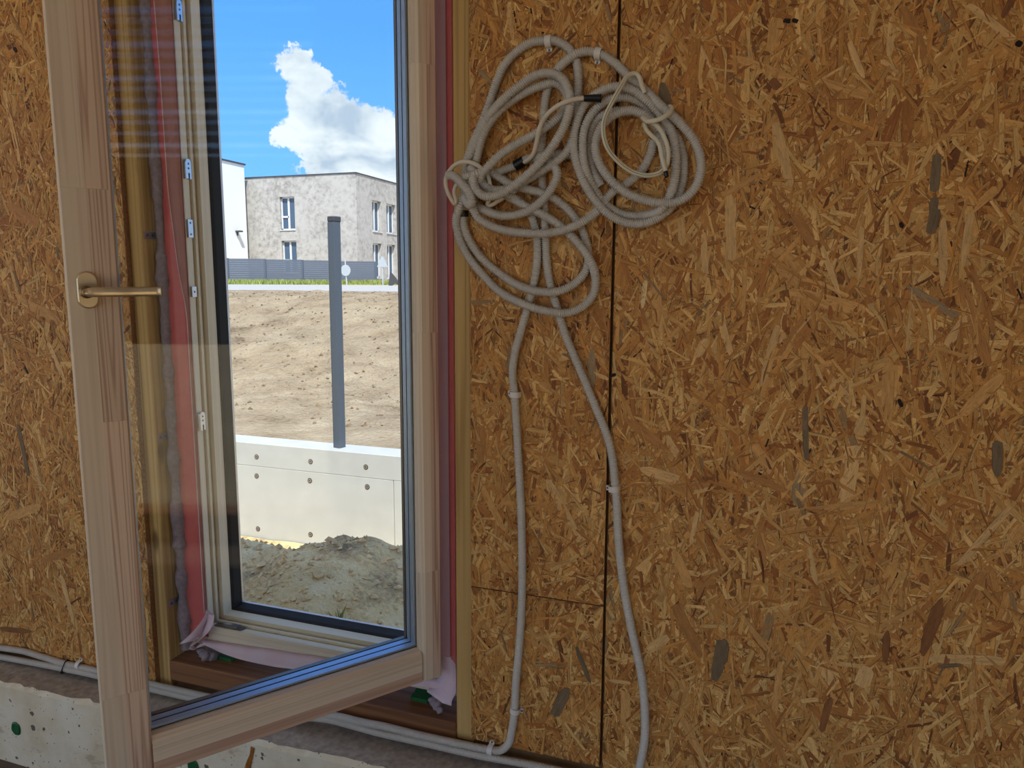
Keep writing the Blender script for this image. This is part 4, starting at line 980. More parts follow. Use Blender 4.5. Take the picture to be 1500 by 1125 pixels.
# ------------------------------------------------------------------ sealing tape round the frame, foam, straps, packers
def sheet(name, rows, mat, parent=None, thick=0.0008, org=(0, 0, 0)):
    """bent sheet from rows of points, given thickness"""
    O = Vector(org)
    nr, nc = len(rows), len(rows[0])
    fine = []
    cols = [catmull([r_[c] for r_ in rows], 0.004 if nr > 2 else 0.02) for c in range(nc)]
    m = max(len(c) for c in cols)
    res = []
    for c in cols:
        s = np.linspace(0, 1, len(c))
        q = np.linspace(0, 1, m)
        res.append(np.stack([np.interp(q, s, c[:, k]) for k in range(3)], 1))
    A = np.stack(res, 1)                     # m x nc x 3
    du = np.gradient(A, axis=0)
    dv = np.gradient(A, axis=1)
    nrm = np.cross(du, dv)
    nrm /= np.linalg.norm(nrm, axis=2)[..., None] + 1e-9
    B = A - nrm * thick
    V = np.concatenate([A.reshape(-1, 3), B.reshape(-1, 3)]) - np.array(O)
    ix = np.arange(m * nc).reshape(m, nc)
    F = []
    off = m * nc
    for i in range(m - 1):
        for j in range(nc - 1):
            a, b, c, d = ix[i, j], ix[i, j + 1], ix[i + 1, j + 1], ix[i + 1, j]
            F.append((a, b, c, d))
            F.append((d + off, c + off, b + off, a + off))
    for i in range(m - 1):
        for j in (0, nc - 1):
            F.append((ix[i, j], ix[i + 1, j], ix[i + 1, j] + off, ix[i, j] + off))
    for j in range(nc - 1):
        for i in (0, m - 1):
            F.append((ix[i, j], ix[i, j + 1], ix[i, j + 1] + off, ix[i, j] + off))
    o = mesh_obj(name, V, [tuple(int(q) for q in f_) for f_ in F], mat, parent, True)
    if not parent:
        o.location = O
    return o


tape = empty('sealing_tape', (-1.38, 0.06, 0.58))
tag(tape, 'red airtight tape along the left side of the window frame, crumpled pink at its foot', 'tape')
TO = tape.location
zs = np.linspace(0.548, 2.45, 24)
rr = random.Random(3)
rows = [[(-1.4145 + rr.uniform(-.002, .002), 0.058 + rr.uniform(-.0015, .0015), z), (-1.395, 0.0595, z), (-1.375, 0.0605, z), (-1.3535, 0.0615, z)] for z in zs]
sheet('tape_film', rows, M['tape_red'], tape, org=TO)
ln = np.array(TAPE['flap_line'])
rows, edge_pts = [], []
for z in np.linspace(0.62, 2.42, 40):
    x = float(np.interp(z, ln[::-1, 2], ln[::-1, 0]))
    x = max(x, -1.409)
    xr = -1.3525
    x = min(x, xr - 0.003)
    rows.append([(x, 0.0545 - 0.006 * (xr - x) / .06, z), ((x + xr) / 2, 0.0565, z), (xr, 0.0585, z)])
    edge_pts.append((x - .0004, 0.0540 - 0.006 * (xr - x) / .06, z))
fl = sheet('loose_flap', rows, M['tape_brick'], tape, org=TO)
tube_obj('flap_edge_highlight', np.array(edge_pts) - np.array(TO), [0.0011] * len(edge_pts), M['tape_highlight'], fl, 6)  # highlight along the flap's free edge painted as a pale line
for nm in ('fold_a', 'fold_b'):
    sheet('crumpled_fold', TAPE[nm], M['tape_fleece'], tape, org=TO)['label'] = 'pink fleece tape folded over itself'

btape = empty('sealing_tape', (-1.0, 0.06, 0.5))
tag(btape, 'pale pink lilac tape strip hanging loose below the window frame over the sill', 'tape')
BO = btape.location
rows = []
for a, b in zip(TAPE['flap_up'], TAPE['flap_lo']):
    a, b = np.array(a), np.array(b)
    rows.append([tuple(a), tuple(a * .6 + b * .4 + np.array((0, -.007, .003))), tuple(a * .25 + b * .75 + np.array((0, -.006, .002))), tuple(b)])
sheet('hanging_strip', rows, M['tape_fleece'], btape, org=BO)

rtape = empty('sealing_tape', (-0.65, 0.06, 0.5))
tag(rtape, 'red tape strip with its shaded part coloured mauve down the right side between sash and stud', 'tape')
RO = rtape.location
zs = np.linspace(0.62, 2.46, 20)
sheet('tape_film', [[(-0.705, 0.0605, z), (-0.68, 0.059, z), (-0.6440, 0.0575 + rr.uniform(-.0006, .0006), z)] for z in zs], M['tape_shaded'], rtape, org=RO)
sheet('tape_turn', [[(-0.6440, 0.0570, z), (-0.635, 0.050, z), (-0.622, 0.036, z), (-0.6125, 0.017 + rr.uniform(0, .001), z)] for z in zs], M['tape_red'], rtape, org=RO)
sheet('crumpled_end', TAPE['rflap'], M['tape_fleece'], rtape, org=RO)

# foam bead squeezed out between stud and frame
pts = catmull([(-1.428, 0.062, z) for z in np.linspace(0.505, 2.46, 40)], 0.006)
n_ = len(pts)
rad = 0.0165 + 0.017 * np.array([float(fbm(np.array([i * 0.09]), np.array([1.3]), 1.0, 4, 7)[0]) for i in range(n_)]) * 1.6
V, F, ix = sweep(pts, rad, 14)
fz = fbm(V[:, 2] * 60, np.arctan2(V[:, 1] - .062, V[:, 0] + 1.428) * 1.6 + 20, 1.0, 3, 11)
ctr = np.repeat(pts, 14, 0)
V = ctr + (V - ctr) * (1 + 0.42 * fz[:, None])
V[:, 0] = np.maximum(V[:, 0], -1.4446)
mb = MB((-1.428, 0.062, 0.5))
mb.add(V.tolist(), F.tolist())
tag(mb.build('foam_bead', M['foam'], None, True), 'lumpy grey purple foam bead between stud and left frame', 'foam')
mb = MB((-1.37, 0.05, 0.488))
rr = random.Random(9)
for (cx, cy, cz, r_) in ((-1.352, 0.045, 0.503, .016), (-1.335, 0.05, 0.5005, .013), (-1.368, 0.052, 0.506, .014)):
    n, mrow = 14, 9
    v = []
    for i in range(mrow + 1):
        for j in range(n):
            th, ph = PI * i / mrow, 2 * PI * j / n
            q = r_ * (1 + 0.25 * math.sin(3 * ph + i) * math.sin(th) + rr.uniform(-.06, .06))
            v.append((cx + q * math.sin(th) * math.cos(ph), cy + .8 * q * math.sin(th) * math.sin(ph), max(0.4885, cz + .9 * q * math.cos(th))))
    mb.add(v, [(i * n + j, i * n + (j + 1) % n, (i + 1) * n + (j + 1) % n, (i + 1) * n + j) for i in range(mrow) for j in range(n)])
tag(mb.build('foam_lump', M['foam'], None, True), 'grey foam lump under the folded pink tape on the sill', 'foam')
mb = MB((-0.69, 0.045, 0.488))
for (cx, cy, cz, r_) in ((-0.676, 0.045, 0.502, .014), (-0.664, 0.036, 0.4965, .010), (-0.686, 0.05, 0.506, .012)):
    n, mrow = 14, 9
    v = []
    for i in range(mrow + 1):
        for j in range(n):
            th, ph = PI * i / mrow, 2 * PI * j / n
            q = r_ * (1 + 0.25 * math.sin(3 * ph + i) * math.sin(th) + rr.uniform(-.06, .06))
            v.append((cx + q * math.sin(th) * math.cos(ph), cy + .8 * q * math.sin(th) * math.sin(ph), max(0.4885, cz + .9 * q * math.cos(th))))
    mb.add(v, [(i * n + j, i * n + (j + 1) % n, (i + 1) * n + (j + 1) % n, (i + 1) * n + j) for i in range(mrow) for j in range(n)])
tag(mb.build('foam_lump', M['foam'], None, True), 'small pale foam lump on the right end of the sill', 'foam')
for x, side in ((-1.305, 'left'), (-0.73, 'right')):
    mb = MB((x, 0.07, SILL_Z))
    mb.prism([(0.060, SILL_Z + .0005), (0.125, SILL_Z + .0005), (0.125, SILL_Z + .018), (0.060, SILL_Z + .010)], x - .022, x + .022, 'x')
    tag(mb.build('packing_shim', M['green'], None), 'green plastic packer under the %s end of the window frame' % side, 'packer', 'green packers under the frame')
for z, txt in ((1.607, 'uppermost'), (1.095, 'middle'), (0.643, 'lowest')):
    s = empty('anchor_strap', (OX0, 0.055, z))
    tag(s, '%s of three pinkish steel straps screwed to the left stud' % txt, 'strap', 'frame anchor straps')
    O = s.location
    MB(O).box(OX0 + .0003, OX0 + .0022, 0.022, 0.088, z - .0095, z + .0095, .0004).build('band', M['zinc'], s)
    MB(O).cyl((OX0 + .002, 0.031, z), (OX0 + .0042, 0.031, z), .0042, .0030, 12).build('screw', M['steel_dark'], s)
    MB(O).cyl((OX0 + .002, 0.048, z), (OX0 + .0026, 0.048, z), .003, .003, 10).build('punched_hole', M['steel_dark'], s)

# ------------------------------------------------------------------ corrugated conduits
CR = 0.0089
PITCH_C = 0.0040


def conduit_radii(n):
    pat = [CR, CR, CR - 0.0020, CR - 0.0020]
    return [pat[i % 4] for i in range(n)]


def to3(p):
    return (p[0], -p[2], p[1])


def conduit_part(name, pts3, parent):
    c = catmull(pts3, PITCH_C / 4) - np.array(parent.location)
    return tube_obj(name, c, conduit_radii(len(c)), M['conduit'], parent, 12)


def wrap(name, pts3, r0, r1, parent, mat='black_tape'):
    c = catmull(pts3, 0.002) - np.array(parent.location)
    n = len(c)
    rad = [(r0 + (r1 - r0) * i / (n - 1)) * (1 + 0.03 * math.sin(i * 2.3)) for i in range(n)]
    return tube_obj(name, c, rad, M[mat], parent, 12)


ca = empty('corrugated_conduit', to3(CONDUIT['A'][2]))
tag(ca, 'grey corrugated conduit climbing beside the stud into the left tangle of loops', 'conduit')
conduit_part('floor_run', [(x, y, max(z, ledge_top(x) + CR + .0005)) for x, y, z in FLOOR_RUN['L1']], ca)
conduit_part('riser_and_loops', [to3(p) for p in CONDUIT['A']], ca)
for k in ('B', 'C', 'D', 'E', 'G', 'H'):
    conduit_part('loop', [to3(p) for p in CONDUIT[k]], ca)
c3 = [to3(p) for p in CONDUIT['C'][:2]]
wrap('tape_wrap', [to3(CONDUIT['C'][0]), tuple((np.array(to3(CONDUIT['C'][0])) + np.array(to3(CONDUIT['C'][1]))) / 2)], .0104, .0104, ca)['label'] = 'black tape wrap'
gp = [to3(p) for p in CONDUIT['G'][2:4]]
wrap('tape_wrap', [gp[0], tuple((np.array(gp[0]) + np.array(gp[1])) / 2), gp[1]], .0104, .0102, ca)['label'] = 'black tape wrap'

cj = empty('corrugated_conduit', to3(CONDUIT['J'][0]))
tag(cj, 'grey corrugated conduit wound into the round coil beside the board seam', 'conduit')
conduit_part('riser_and_coil', [to3(p) for p in CONDUIT['J']], cj)
conduit_part('loop', [to3(p) for p in CONDUIT['K']], cj)
conduit_part('loop', [to3(p) for p in CONDUIT['F']], cj)
wl_ = [to3(p) for p in CABLE['white_link'][:2]]
a_, b_ = np.array(wl_[0]), np.array(wl_[1])
wrap('tape_wrap', [tuple(a_ + (a_ - b_) * .45), tuple(a_), tuple(b_ + (a_ - b_) * .1)], .0075, .0058, cj)['label'] = 'black tape end wrap'

cl2 = empty('corrugated_conduit', tuple(FLOOR_RUN['L2'][0]))
tag(cl2, 'grey corrugated conduit lying lowest along the concrete ledge', 'conduit')
c2 = []
for x, y, z in FLOOR_RUN['L2']:
    c2.append((x, y, max(z, ledge_top(x) + CR + .0005)))
conduit_part('floor_run', c2, cl2)

# thin cables
def cable(name, pts, r, mat, label, seg=10):
    c = catmull([to3(p) for p in pts], 0.004)
    o_ = empty(name, tuple(c[0]))
    tag(o_, label, 'cable')
    tube_obj('sheath', c - c[0], [r] * len(c), M[mat], o_, seg)
    return o_, c


cable('electric_cable', CABLE['white_link'], .0044, 'cable', 'white cable bridging the two black taped conduit ends')
cable('electric_cable', CABLE['white_knot'], .0043, 'cable', 'white cable ring knotted at the left edge of the tangle')
o_, c = cable('electric_cable', CABLE['cream_loop'], .0044, 'cable_cream', 'cream cable looped in front of the right coil')
m0, m1 = int(len(c) * .13), int(len(c) * .62)
st_ = c[m0:m1] + np.array((0.0008, -.0042, 0.0))
tube_obj('printed_line', st_ - c[0], [.0006] * len(st_), M['print'], o_, 5)
o_, c = cable('electric_cable', CABLE['cream_tail'], .0042, 'cable_cream', 'short cream cable tail with black tip hanging inside the coil')
tp = [to3(p) for p in CABLE_TIP]
tp = catmull(tp, .003)
tube_obj('black_tip', tp - c[0], [.0040 - .0006 * i / len(tp) for i in range(len(tp))], M['black_tape'], o_, 10)


# white saddle clips; axis angle = direction of the conduit in the wall plane
def clip_mesh(ang, side):
    """U strap round the conduit with a screw tab, conduit along local X"""
    rin, rout, hw = CR + .0004, CR + .0024, .0058
    out_, in_ = [], []
    n = 14
    prof_ = []
    for i in range(n + 1):
        a = PI * i / n
        prof_.append((rout * math.cos(a), rout * math.sin(a)))
    inner = [(rin * math.cos(PI * i / n), rin * math.sin(PI * i / n)) for i in range(n, -1, -1)]
    base = -0.0098
    outline = [(rout, base)] + prof_ + [(-rout, base), (-rin, base)] + inner + [(rin, base)]
    ca_, sa_ = math.cos(ang), math.sin(ang)
    def W3(l, c_, h):   # along, across, away from wall
        return (l * ca_ - c_ * sa_, -h, l * sa_ + c_ * ca_)
    k = len(outline)
    v = [W3(-hw, c_, h) for c_, h in outline] + [W3(hw, c_, h) for c_, h in outline]
    f = [tuple(range(k)), tuple(range(k, 2 * k))[::-1]] + [(i, k + i, k + (i + 1) % k, (i + 1) % k) for i in range(k)]
    s = side
    t = [(-hw, s * (rout - .001), base + .0004), (hw, s * (rout - .001), base + .0004), (hw * .8, s * (rout + .0055), base + .0004), (-hw * .8, s * (rout + .0055), base + .0004)]
    tt = [(a, b, c_ + .004) for a, b, c_ in t]
    vb = [W3(*p) for p in t] + [W3(*p) for p in tt]
    fb = [(0, 1, 2, 3), (7, 6, 5, 4), (0, 4, 5, 1), (1, 5, 6, 2), (2, 6, 7, 3), (3, 7, 4, 0)]
    nail = W3(0, s * (rout + .003), base + .0042)
    nail2 = W3(0, s * (rout + .003), base + .0058)
    return v, f, vb, fb, nail, nail2


for (x, z, ang, side, lab) in (
        (-0.5181, 0.4585, -4, 1, 'white saddle clip holding the lowest bend of the conduit'),
        (-0.4607, 0.5663, 80, -1, 'white saddle clip just above the bottom bend of the riser'),
        (-0.4649, 1.2680, 88, 1, 'white saddle clip halfway up the left riser'),
        (-0.2551, 1.0890, 97, 1, 'white saddle clip on the right riser near the board seam'),
        (-0.4022, 1.9498, 0, -1, 'white saddle clip at the top of the left tangle'),
        (-0.3056, 1.9190, -12, -1, 'white saddle clip on the arch above the right coil')):
    s = empty('conduit_clip', (x, -0.0100, z))
    tag(s, lab, 'clip', 'white conduit clips')
    v, f, vb, fb, n0, n1 = clip_mesh(math.radians(ang), side)
    MB().add(v, f).build('strap', M['clip'], s)
    tb = MB().add(vb, fb).build('screw_tab', M['clip'], s)
    MB().cyl(n0, n1, .0024, .0018, 10).build('nail_head', M['steel_dark'], tb)
# clip and cable tie on the ledge run at the left
s = empty('conduit_clip', (-1.742, -0.010, 0.4325))
tag(s, 'pinkish white clip on the ledge conduits left of the open sash', 'clip', 'white conduit clips')
v, f, vb, fb, n0, n1 = clip_mesh(math.radians(-1), 1)
MB().add(v, f).build('strap', M['clip'], s)
tb = MB().add(vb, fb).build('screw_tab', M['clip'], s)
MB().cyl(n0, n1, .0024, .0018, 10).build('nail_head', M['steel_dark'], tb)
xt = -1.79
pa = [np.interp(xt, [q[0] for q in FLOOR_RUN['L1']], [q[k_] for q in FLOOR_RUN['L1']]) for k_ in (1, 2)]
pb = [np.interp(xt, [q[0] for q in c2], [q[k_] for q in c2]) for k_ in (1, 2)]
ring_ = []
for a in np.linspace(0, 2 * PI, 48):
    dy, dz = math.cos(a), math.sin(a)
    best = max((pa, pb), key=lambda q: q[0] * dy + q[1] * dz)
    ring_.append((0.006 * (best[1] - pb[1]) / .03, best[0] + (CR + .0012) * dy - pb[0], best[1] + (CR + .0012) * dz - pb[1]))
s = empty('cable_tie', (xt, float(pb[0]), float(pb[1])))
tag(s, 'black cable tie strapping two conduits together on the concrete ledge', 'cable tie')
tube_obj('loop', np.array(ring_), [.0015] * 48, M['black_tape'], s, 6)
MB().box(-.003, .003, -.014, -.0085, -.008, -.001, .001).build('lock', M['black_tape'], s)

# ------------------------------------------------------------------ outdoors: ground, retaining wall, post
def soil(name, cols, scale=3.0, bump=0.6, fine=60, dist=0.02):
    m, t, bs = newmat(name)
    co = t.node('ShaderNodeTexCoord').outputs['Object']
    n = t.noise(co, scale, 6, 0.62, 0.3)
    n2 = t.noise(co, fine, 4, 0.65)
    k = t.math('ADD', t.math('MULTIPLY', n, 0.72), t.math('MULTIPLY', n2, 0.28))
    t.set(bs.inputs['Base Color'], t.ramp(k, cols))
    bs.inputs['Roughness'].default_value = 0.95
    bs.inputs['Specular IOR Level'].default_value = 0.1
    bp = t.node('ShaderNodeBump', None, Height=n2, Strength=bump, Distance=dist)
    t.l.new(bp.outputs[0], bs.inputs['Normal'])
    return m


M['mound'] = soil('sandy_spoil', [(0.36, srgb(146, 126, 98)), (0.44, srgb(198, 170, 126)), (0.51, srgb(232, 203, 148)), (0.66, srgb(242, 222, 176))], 3.2, 0.9, 45)
M['bank'] = soil('dry_earth', [(0.34, srgb(112, 98, 80)), (0.43, srgb(150, 133, 110)), (0.58, srgb(170, 154, 130)), (0.72, srgb(186, 172, 148))], 1.6, 1.0, 20, 0.06)
M['base_ground'] = soil('pale_sand', [(0.35, srgb(170, 148, 112)), (0.65, srgb(196, 176, 138))], 1.2, 0.5, 30)
M['grass'] = plain('grass_blades', srgb(112, 140, 60), 0.7, var=0.35, scale=30, col2=srgb(170, 176, 96))
M['paving'] = plain('pale_road', srgb(168, 166, 164), 0.9, var=0.06, scale=3)
M['wallconc'] = plain('retaining_wall_concrete', srgb(178, 180, 179), 0.85, var=0.06, scale=5, bump=0.15)
M['anthracite'] = plain('anthracite_coating', srgb(78, 88, 100), 0.4, var=0.05, scale=50)
M['fence'] = plain('grey_fence_slat', srgb(92, 100, 114), 0.5, var=0.05, scale=10)
M['tie_dark'] = plain('tie_hole_dark', srgb(60, 58, 54), 0.8, var=0.2)
M['tie_ring'] = plain('tie_hole_ring', srgb(140, 124, 116), 0.8, var=0.2)
M['white_render'] = plain('white_render', srgb(232, 233, 235), 0.85, var=0.02)
M['cap'] = plain('dark_coping', srgb(64, 66, 72), 0.5, var=0.1)
M['frame_white'] = plain('white_window_frame', srgb(214, 216, 218), 0.4, var=0.02)
M['sign_back'] = plain('bare_sign_metal', srgb(190, 194, 196), 0.5, metal=0.3, var=0.05)
M['house_glass'] = plain('dark_house_glass', srgb(70, 92, 116), 0.08, var=0.15, scale=0.6)
M['dark_board'] = plain('dark_board', srgb(70, 70, 72), 0.7, var=0.2)


def stucco():
    m, t, bs = newmat('mottled_grey_stucco')
    co = t.node('ShaderNodeTexCoord').outputs['Object']
    n = t.noise(co, 3.6, 4, 0.66)
    n2 = t.noise(co, 0.35, 2, 0.5)
    k = t.math('ADD', t.math('MULTIPLY', n, 0.7), t.math('MULTIPLY', n2, 0.3))
    t.set(bs.inputs['Base Color'], t.ramp(k, [(0.36, srgb(142, 138, 134)), (0.46, srgb(168, 164, 159)), (0.58, srgb(184, 180, 176))]))
    bs.inputs['Roughness'].default_value = 0.9
    return m


M['stucco'] = stucco()

g0 = MB((0, 0, -0.64))
g0.box(-60, 60, -60, 3.5, -0.9, -0.64)
tag(g0.build('ground', M['base_ground']), 'pale sandy ground round the house', kind='structure')

XC = np.array([-9, -5, -3.6, -2.79, -2.56, -2.375, -2.15, -1.95, -1.85, -1.72, -1.5, -1.1, -0.4, 4])
ZC = np.array([-.45, -.35, -.12, -.035, -.03, .02, .095, .12, .115, .05, -.04, -.1, -.2, -.5])


def mound_h(X, Y):
    crest = np.interp(X + 0.05 * fbm(X, Y, 5, 3, 2), XC, ZC)
    yc = 1.9 + 0.15 * fbm(X, Y * 0, 1.3, 2, 5)
    d = Y - yc
    prof_ = np.where(d < 0, np.exp(-(d / 1.55) ** 2), np.exp(-(d / 0.5) ** 2))
    h = -0.62 + (crest + 0.62) * prof_
    h = np.maximum(h, -0.60 + 0.03 * fbm(X, Y, 2, 3, 9))
    rough = np.clip(prof_, 0.15, 1)
    return h + rough * (0.16 * fbm(X, Y, 2.4, 5, 1) + 0.05 * fbm(X, Y, 12, 4, 4, 0.6))


tag(grid_obj('dirt_mound', np.linspace(-7, 3, 400), np.linspace(0.172, 3.29, 150), mound_h, M['mound']),
    'grey and sandy spoil heap just outside the window', 'dirt mound')


def bank_h(X, Y):
    t = np.clip((Y - 5.5) / 6.0, 0, 1)
    t = t * t * (3 - 2 * t)
    base = 0.12 + 0.02 * (Y - 3.5) + (1.04 - .02 * 8) * t
    base = np.minimum(base, 1.3)
    lump = np.exp(-(((X + 8.3) / 1.6) ** 2 + ((Y - 11.3) / 1.3) ** 2)) * 0.10
    amp = np.clip((Y - 3.6) / 2.0, 0.1, 1) * np.clip((15 - Y) / 3.5, 0.0, 1)
    return base + lump + amp * (0.18 * fbm(X, Y, 0.8, 5, 3) + 0.12 * fbm(X, Y, 4.0, 4, 8, 0.65))


ys = np.concatenate([np.linspace(3.524, 8, 130), np.linspace(8.05, 14.5, 130)])
tag(grid_obj('earth_bank', np.concatenate([np.linspace(-26, -14.1, 60), np.linspace(-14, 2, 420), np.linspace(2.2, 14, 40)]), ys, bank_h, M['bank']),
    'sunlit brown earth bank rising behind the concrete retaining wall', 'earth bank')


def clods(name, n, seed, hf, xr, yr, smin, smax, mat, org):
    r = np.random.default_rng(seed)
    base = np.array([(1, 0, 0), (-1, 0, 0), (0, 1, 0), (0, -1, 0), (0, 0, 1), (0, 0, -1)], float)
    tri = [(0, 2, 4), (2, 1, 4), (1, 3, 4), (3, 0, 4), (2, 0, 5), (1, 2, 5), (3, 1, 5), (0, 3, 5)]
    x = r.uniform(*xr, n)
    y = r.uniform(*yr, n)
    z = hf(x, y)
    s = smin + (smax - smin) * r.random(n) ** 3
    V = np.array(base)[None] * (s[:, None] * r.uniform(.6, 1.2, (n, 6)))[..., None] + r.normal(0, .18, (n, 6, 3)) * s[:, None, None]
    V[..., 2] *= 0.7
    V += np.stack([x, y, z + s * .15], -1)[:, None]
    F = [(a + 6 * i, b + 6 * i, c + 6 * i) for i in range(n) for a, b, c in tri]
    o = mesh_obj(name, V.reshape(-1, 3) - np.array(org), F, mat, None)
    o.location = org
    return o


M['clod_dark'] = plain('dark_clods', srgb(116, 96, 76), 0.95, var=0.3, scale=20)
M['clod_pale'] = plain('pale_clods', srgb(226, 198, 150), 0.95, var=0.3, scale=20)
tag(clods('bank_clods', 5000, 4, bank_h, (-13, -1), (4.4, 12.5), .005, .034, M['clod_dark'], (-7, 8, 0.5)), 'dark crumbs of earth scattered over the bank', 'clods', kind='stuff')
tag(clods('mound_clods', 3000, 6, mound_h, (-3.6, -0.6), (0.9, 2.3), .004, .03, M['clod_pale'], (-2, 1.6, 0)), 'pale grey crumbs scattered on the spoil heap', 'clods', kind='stuff')

# concrete retaining wall
YW = 3.3
rwall = empty('retaining_wall', (-3.2, YW, -0.6))
tag(rwall, 'low pale concrete retaining wall with rows of tie holes across the yard', 'wall')
RO = rwall.location
jx = [-14.0, -6.5, -2.535, 1.5, 9.0]
for a, b in zip(jx[:-1], jx[1:]):
    MB(RO).box(a + .002, b - .002, YW, YW + .22, -0.75, 0.004, .003).build('panel', M['wallconc'], rwall)
MB(RO).box(-14, 9, YW - .001, YW + .221, 0.0045, 0.195, .004).build('capping_course', M['wallconc'], rwall)
for tx, tz in [(-3.765, .084), (-3.774, -.075), (-3.258, .089), (-3.271, -.066), (-2.767, .089), (-2.759, -.066), (-3.785, -.522), (-3.283, -.51),
               (-4.28, .084), (-4.28, -.075), (-2.25, .089), (-2.25, -.066)]:
    th = MB(RO).cyl((tx, YW - .0005, tz), (tx, YW - .004, tz), .021, .019, 18).build('tie_hole', M['tie_dark'], rwall)
    mb = MB(RO)
    n = 18
    v = [(tx + r_ * math.cos(2 * PI * i / n), YW - y_, tz + r_ * math.sin(2 * PI * i / n)) for r_, y_ in ((.014, .0045), (.0105, .006), (.0075, .0045)) for i in range(n)]
    mb.add(v, [(q * n + i, q * n + (i + 1) % n, (q + 1) * n + (i + 1) % n, (q + 1) * n + i) for q in range(2) for i in range(n)])
    mb.build('ring', M['tie_ring'], th)

post = empty('fence_post', (-3.06, YW + .11, 0.195))
post.rotation_euler = (0.0, math.radians(0.3), math.radians(-14))
tag(post, 'single dark grey metal post standing on the retaining wall', 'post')
MB().box(-.032, .032, -.035, .035, 0, 1.74, .004).build('shaft', M['anthracite'], post)
MB().box(-.0365, .0365, -.0395, .0395, 1.735, 1.775, .006).build('cap', M['cap'], post)
MB().box(-.0335, -.028, -.0365, -.012, 0, 1.73).build('rail', M['anthracite'], post)

# road, lawn and far ground
MB((0, 60, 1.2)).box(-110, 80, 14.3, 36.8, 0.9, 1.185).build('road', M['paving'])
tag(bpy.data.objects['road'], 'pale road beyond the earth bank', kind='structure')
tag(MB((0, 90, 1.2)).box(-110, 80, 36.8, 160, 0.9, 1.19).build('far_ground', M['base_ground']), 'ground of the plots beyond the road', kind='structure')

# fence beyond the road
fa, fb_ = Vector((-33.6, 35.1, 0)), Vector((-23.32, 40.0, 0))
fn = empty('boundary_fence', (-28.4, 37.6, 1.2))
tag(fn, 'dark grey slatted fence along the road in front of the grey house', 'fence')
FO = fn.location
dvec = (fb_ - fa)
nb = 5
for i in range(nb + 1):
    p = fa + dvec * (i / nb)
    MB(FO).box(p.x - .06, p.x + .06, p.y - .06, p.y + .06, 1.15, 2.83 - .035 * i, .01).build('post', M['fence'], fn)
nd_ = Vector((-dvec.y, dvec.x, 0)).normalized() * 0.02
for i in range(nb):
    p, q = fa + dvec * (i / nb), fa + dvec * ((i + 1) / nb)
    z1 = 2.80 - .035 * i - .02
    z0 = 1.24
    ns = 11
    hs = (z1 - z0) / ns
    pnl = MB(FO).add([e_ + nd_ * k_ + Vector((0, 0, z_)) for z_ in (z1, z1 + .03) for k_ in (-.5, 1.5) for e_ in (p, q)],
                     [(0, 2, 3, 1), (4, 5, 7, 6), (0, 1, 5, 4), (1, 3, 7, 5), (3, 2, 6, 7), (2, 0, 4, 6)]).build('panel', M['fence'], fn)
    for s_ in range(ns):
        a, b = z0 + s_ * hs, z0 + (s_ + 1) * hs - .006
        v = [Vector((t_.x, t_.y, zz)) + o_ for o_ in (Vector((0, 0, 0)), nd_) for t_, zz in ((p, a), (q, a), (q, b), (p, b))]
        MB(FO).add(v, [(0, 1, 2, 3), (7, 6, 5, 4), (0, 4, 5, 1), (3, 2, 6, 7)]).build('slat', M['fence'], pnl)


def blades(name, pts, hmin, hmax, wdt, seed, org):
    r = random.Random(seed)
    v, f = [], []
    for (x, y, z) in pts:
        h = r.uniform(hmin, hmax)
        a = r.uniform(0, PI)
        dx, dy = math.cos(a) * wdt, math.sin(a) * wdt
        lx, ly = r.uniform(-.4, .4) * h, r.uniform(-.4, .4) * h
        k = len(v)
        v += [(x - dx, y - dy, z), (x + dx, y + dy, z), (x + dx * .6 + lx * .4, y + dy * .6 + ly * .4, z + h * .6), (x + lx, y + ly, z + h)]
        f += [(k, k + 1, k + 2), (k, k + 2, k + 3)]
    mb = MB(org)
    mb.add(v, f)
    return mb.build(name, M['grass'])


r = random.Random(12)
pts = []
for i in range(5200):
    t_ = r.random() * 1.25
    p = fa + dvec * t_
    off = r.uniform(0.1, 1.6)
    pts.append((p.x + off * 0.43, p.y - off * 0.9, 1.19))
tag(blades('verge_grass', pts, .10, .38, .03, 5, (-28, 37, 1.19)), 'strip of rough green grass below the far fence', 'grass', kind='stuff')
for k, (x, y, lab) in enumerate(((-1.71, 1.24, 'left thin grass shoot on the spoil heap by the frame'), (-1.46, 1.22, 'upright grass shoot on the heap near the sash corner'), (-1.40, 1.26, 'sprawling green weed at the lower right of the heap'))):
    z = float(mound_h(np.array([x]), np.array([y]))[0])
    pts = [(x + r.gauss(0, .012 if k < 2 else .03), y + r.gauss(0, .012), z - .01) for _ in range(14 if k < 2 else 40)]
    tag(blades('grass_tuft', pts, .06 if k < 2 else .02, .13 if k < 2 else .05, .004 if k < 2 else .010, 20 + k, (x, y, z)), lab, 'grass tuft')


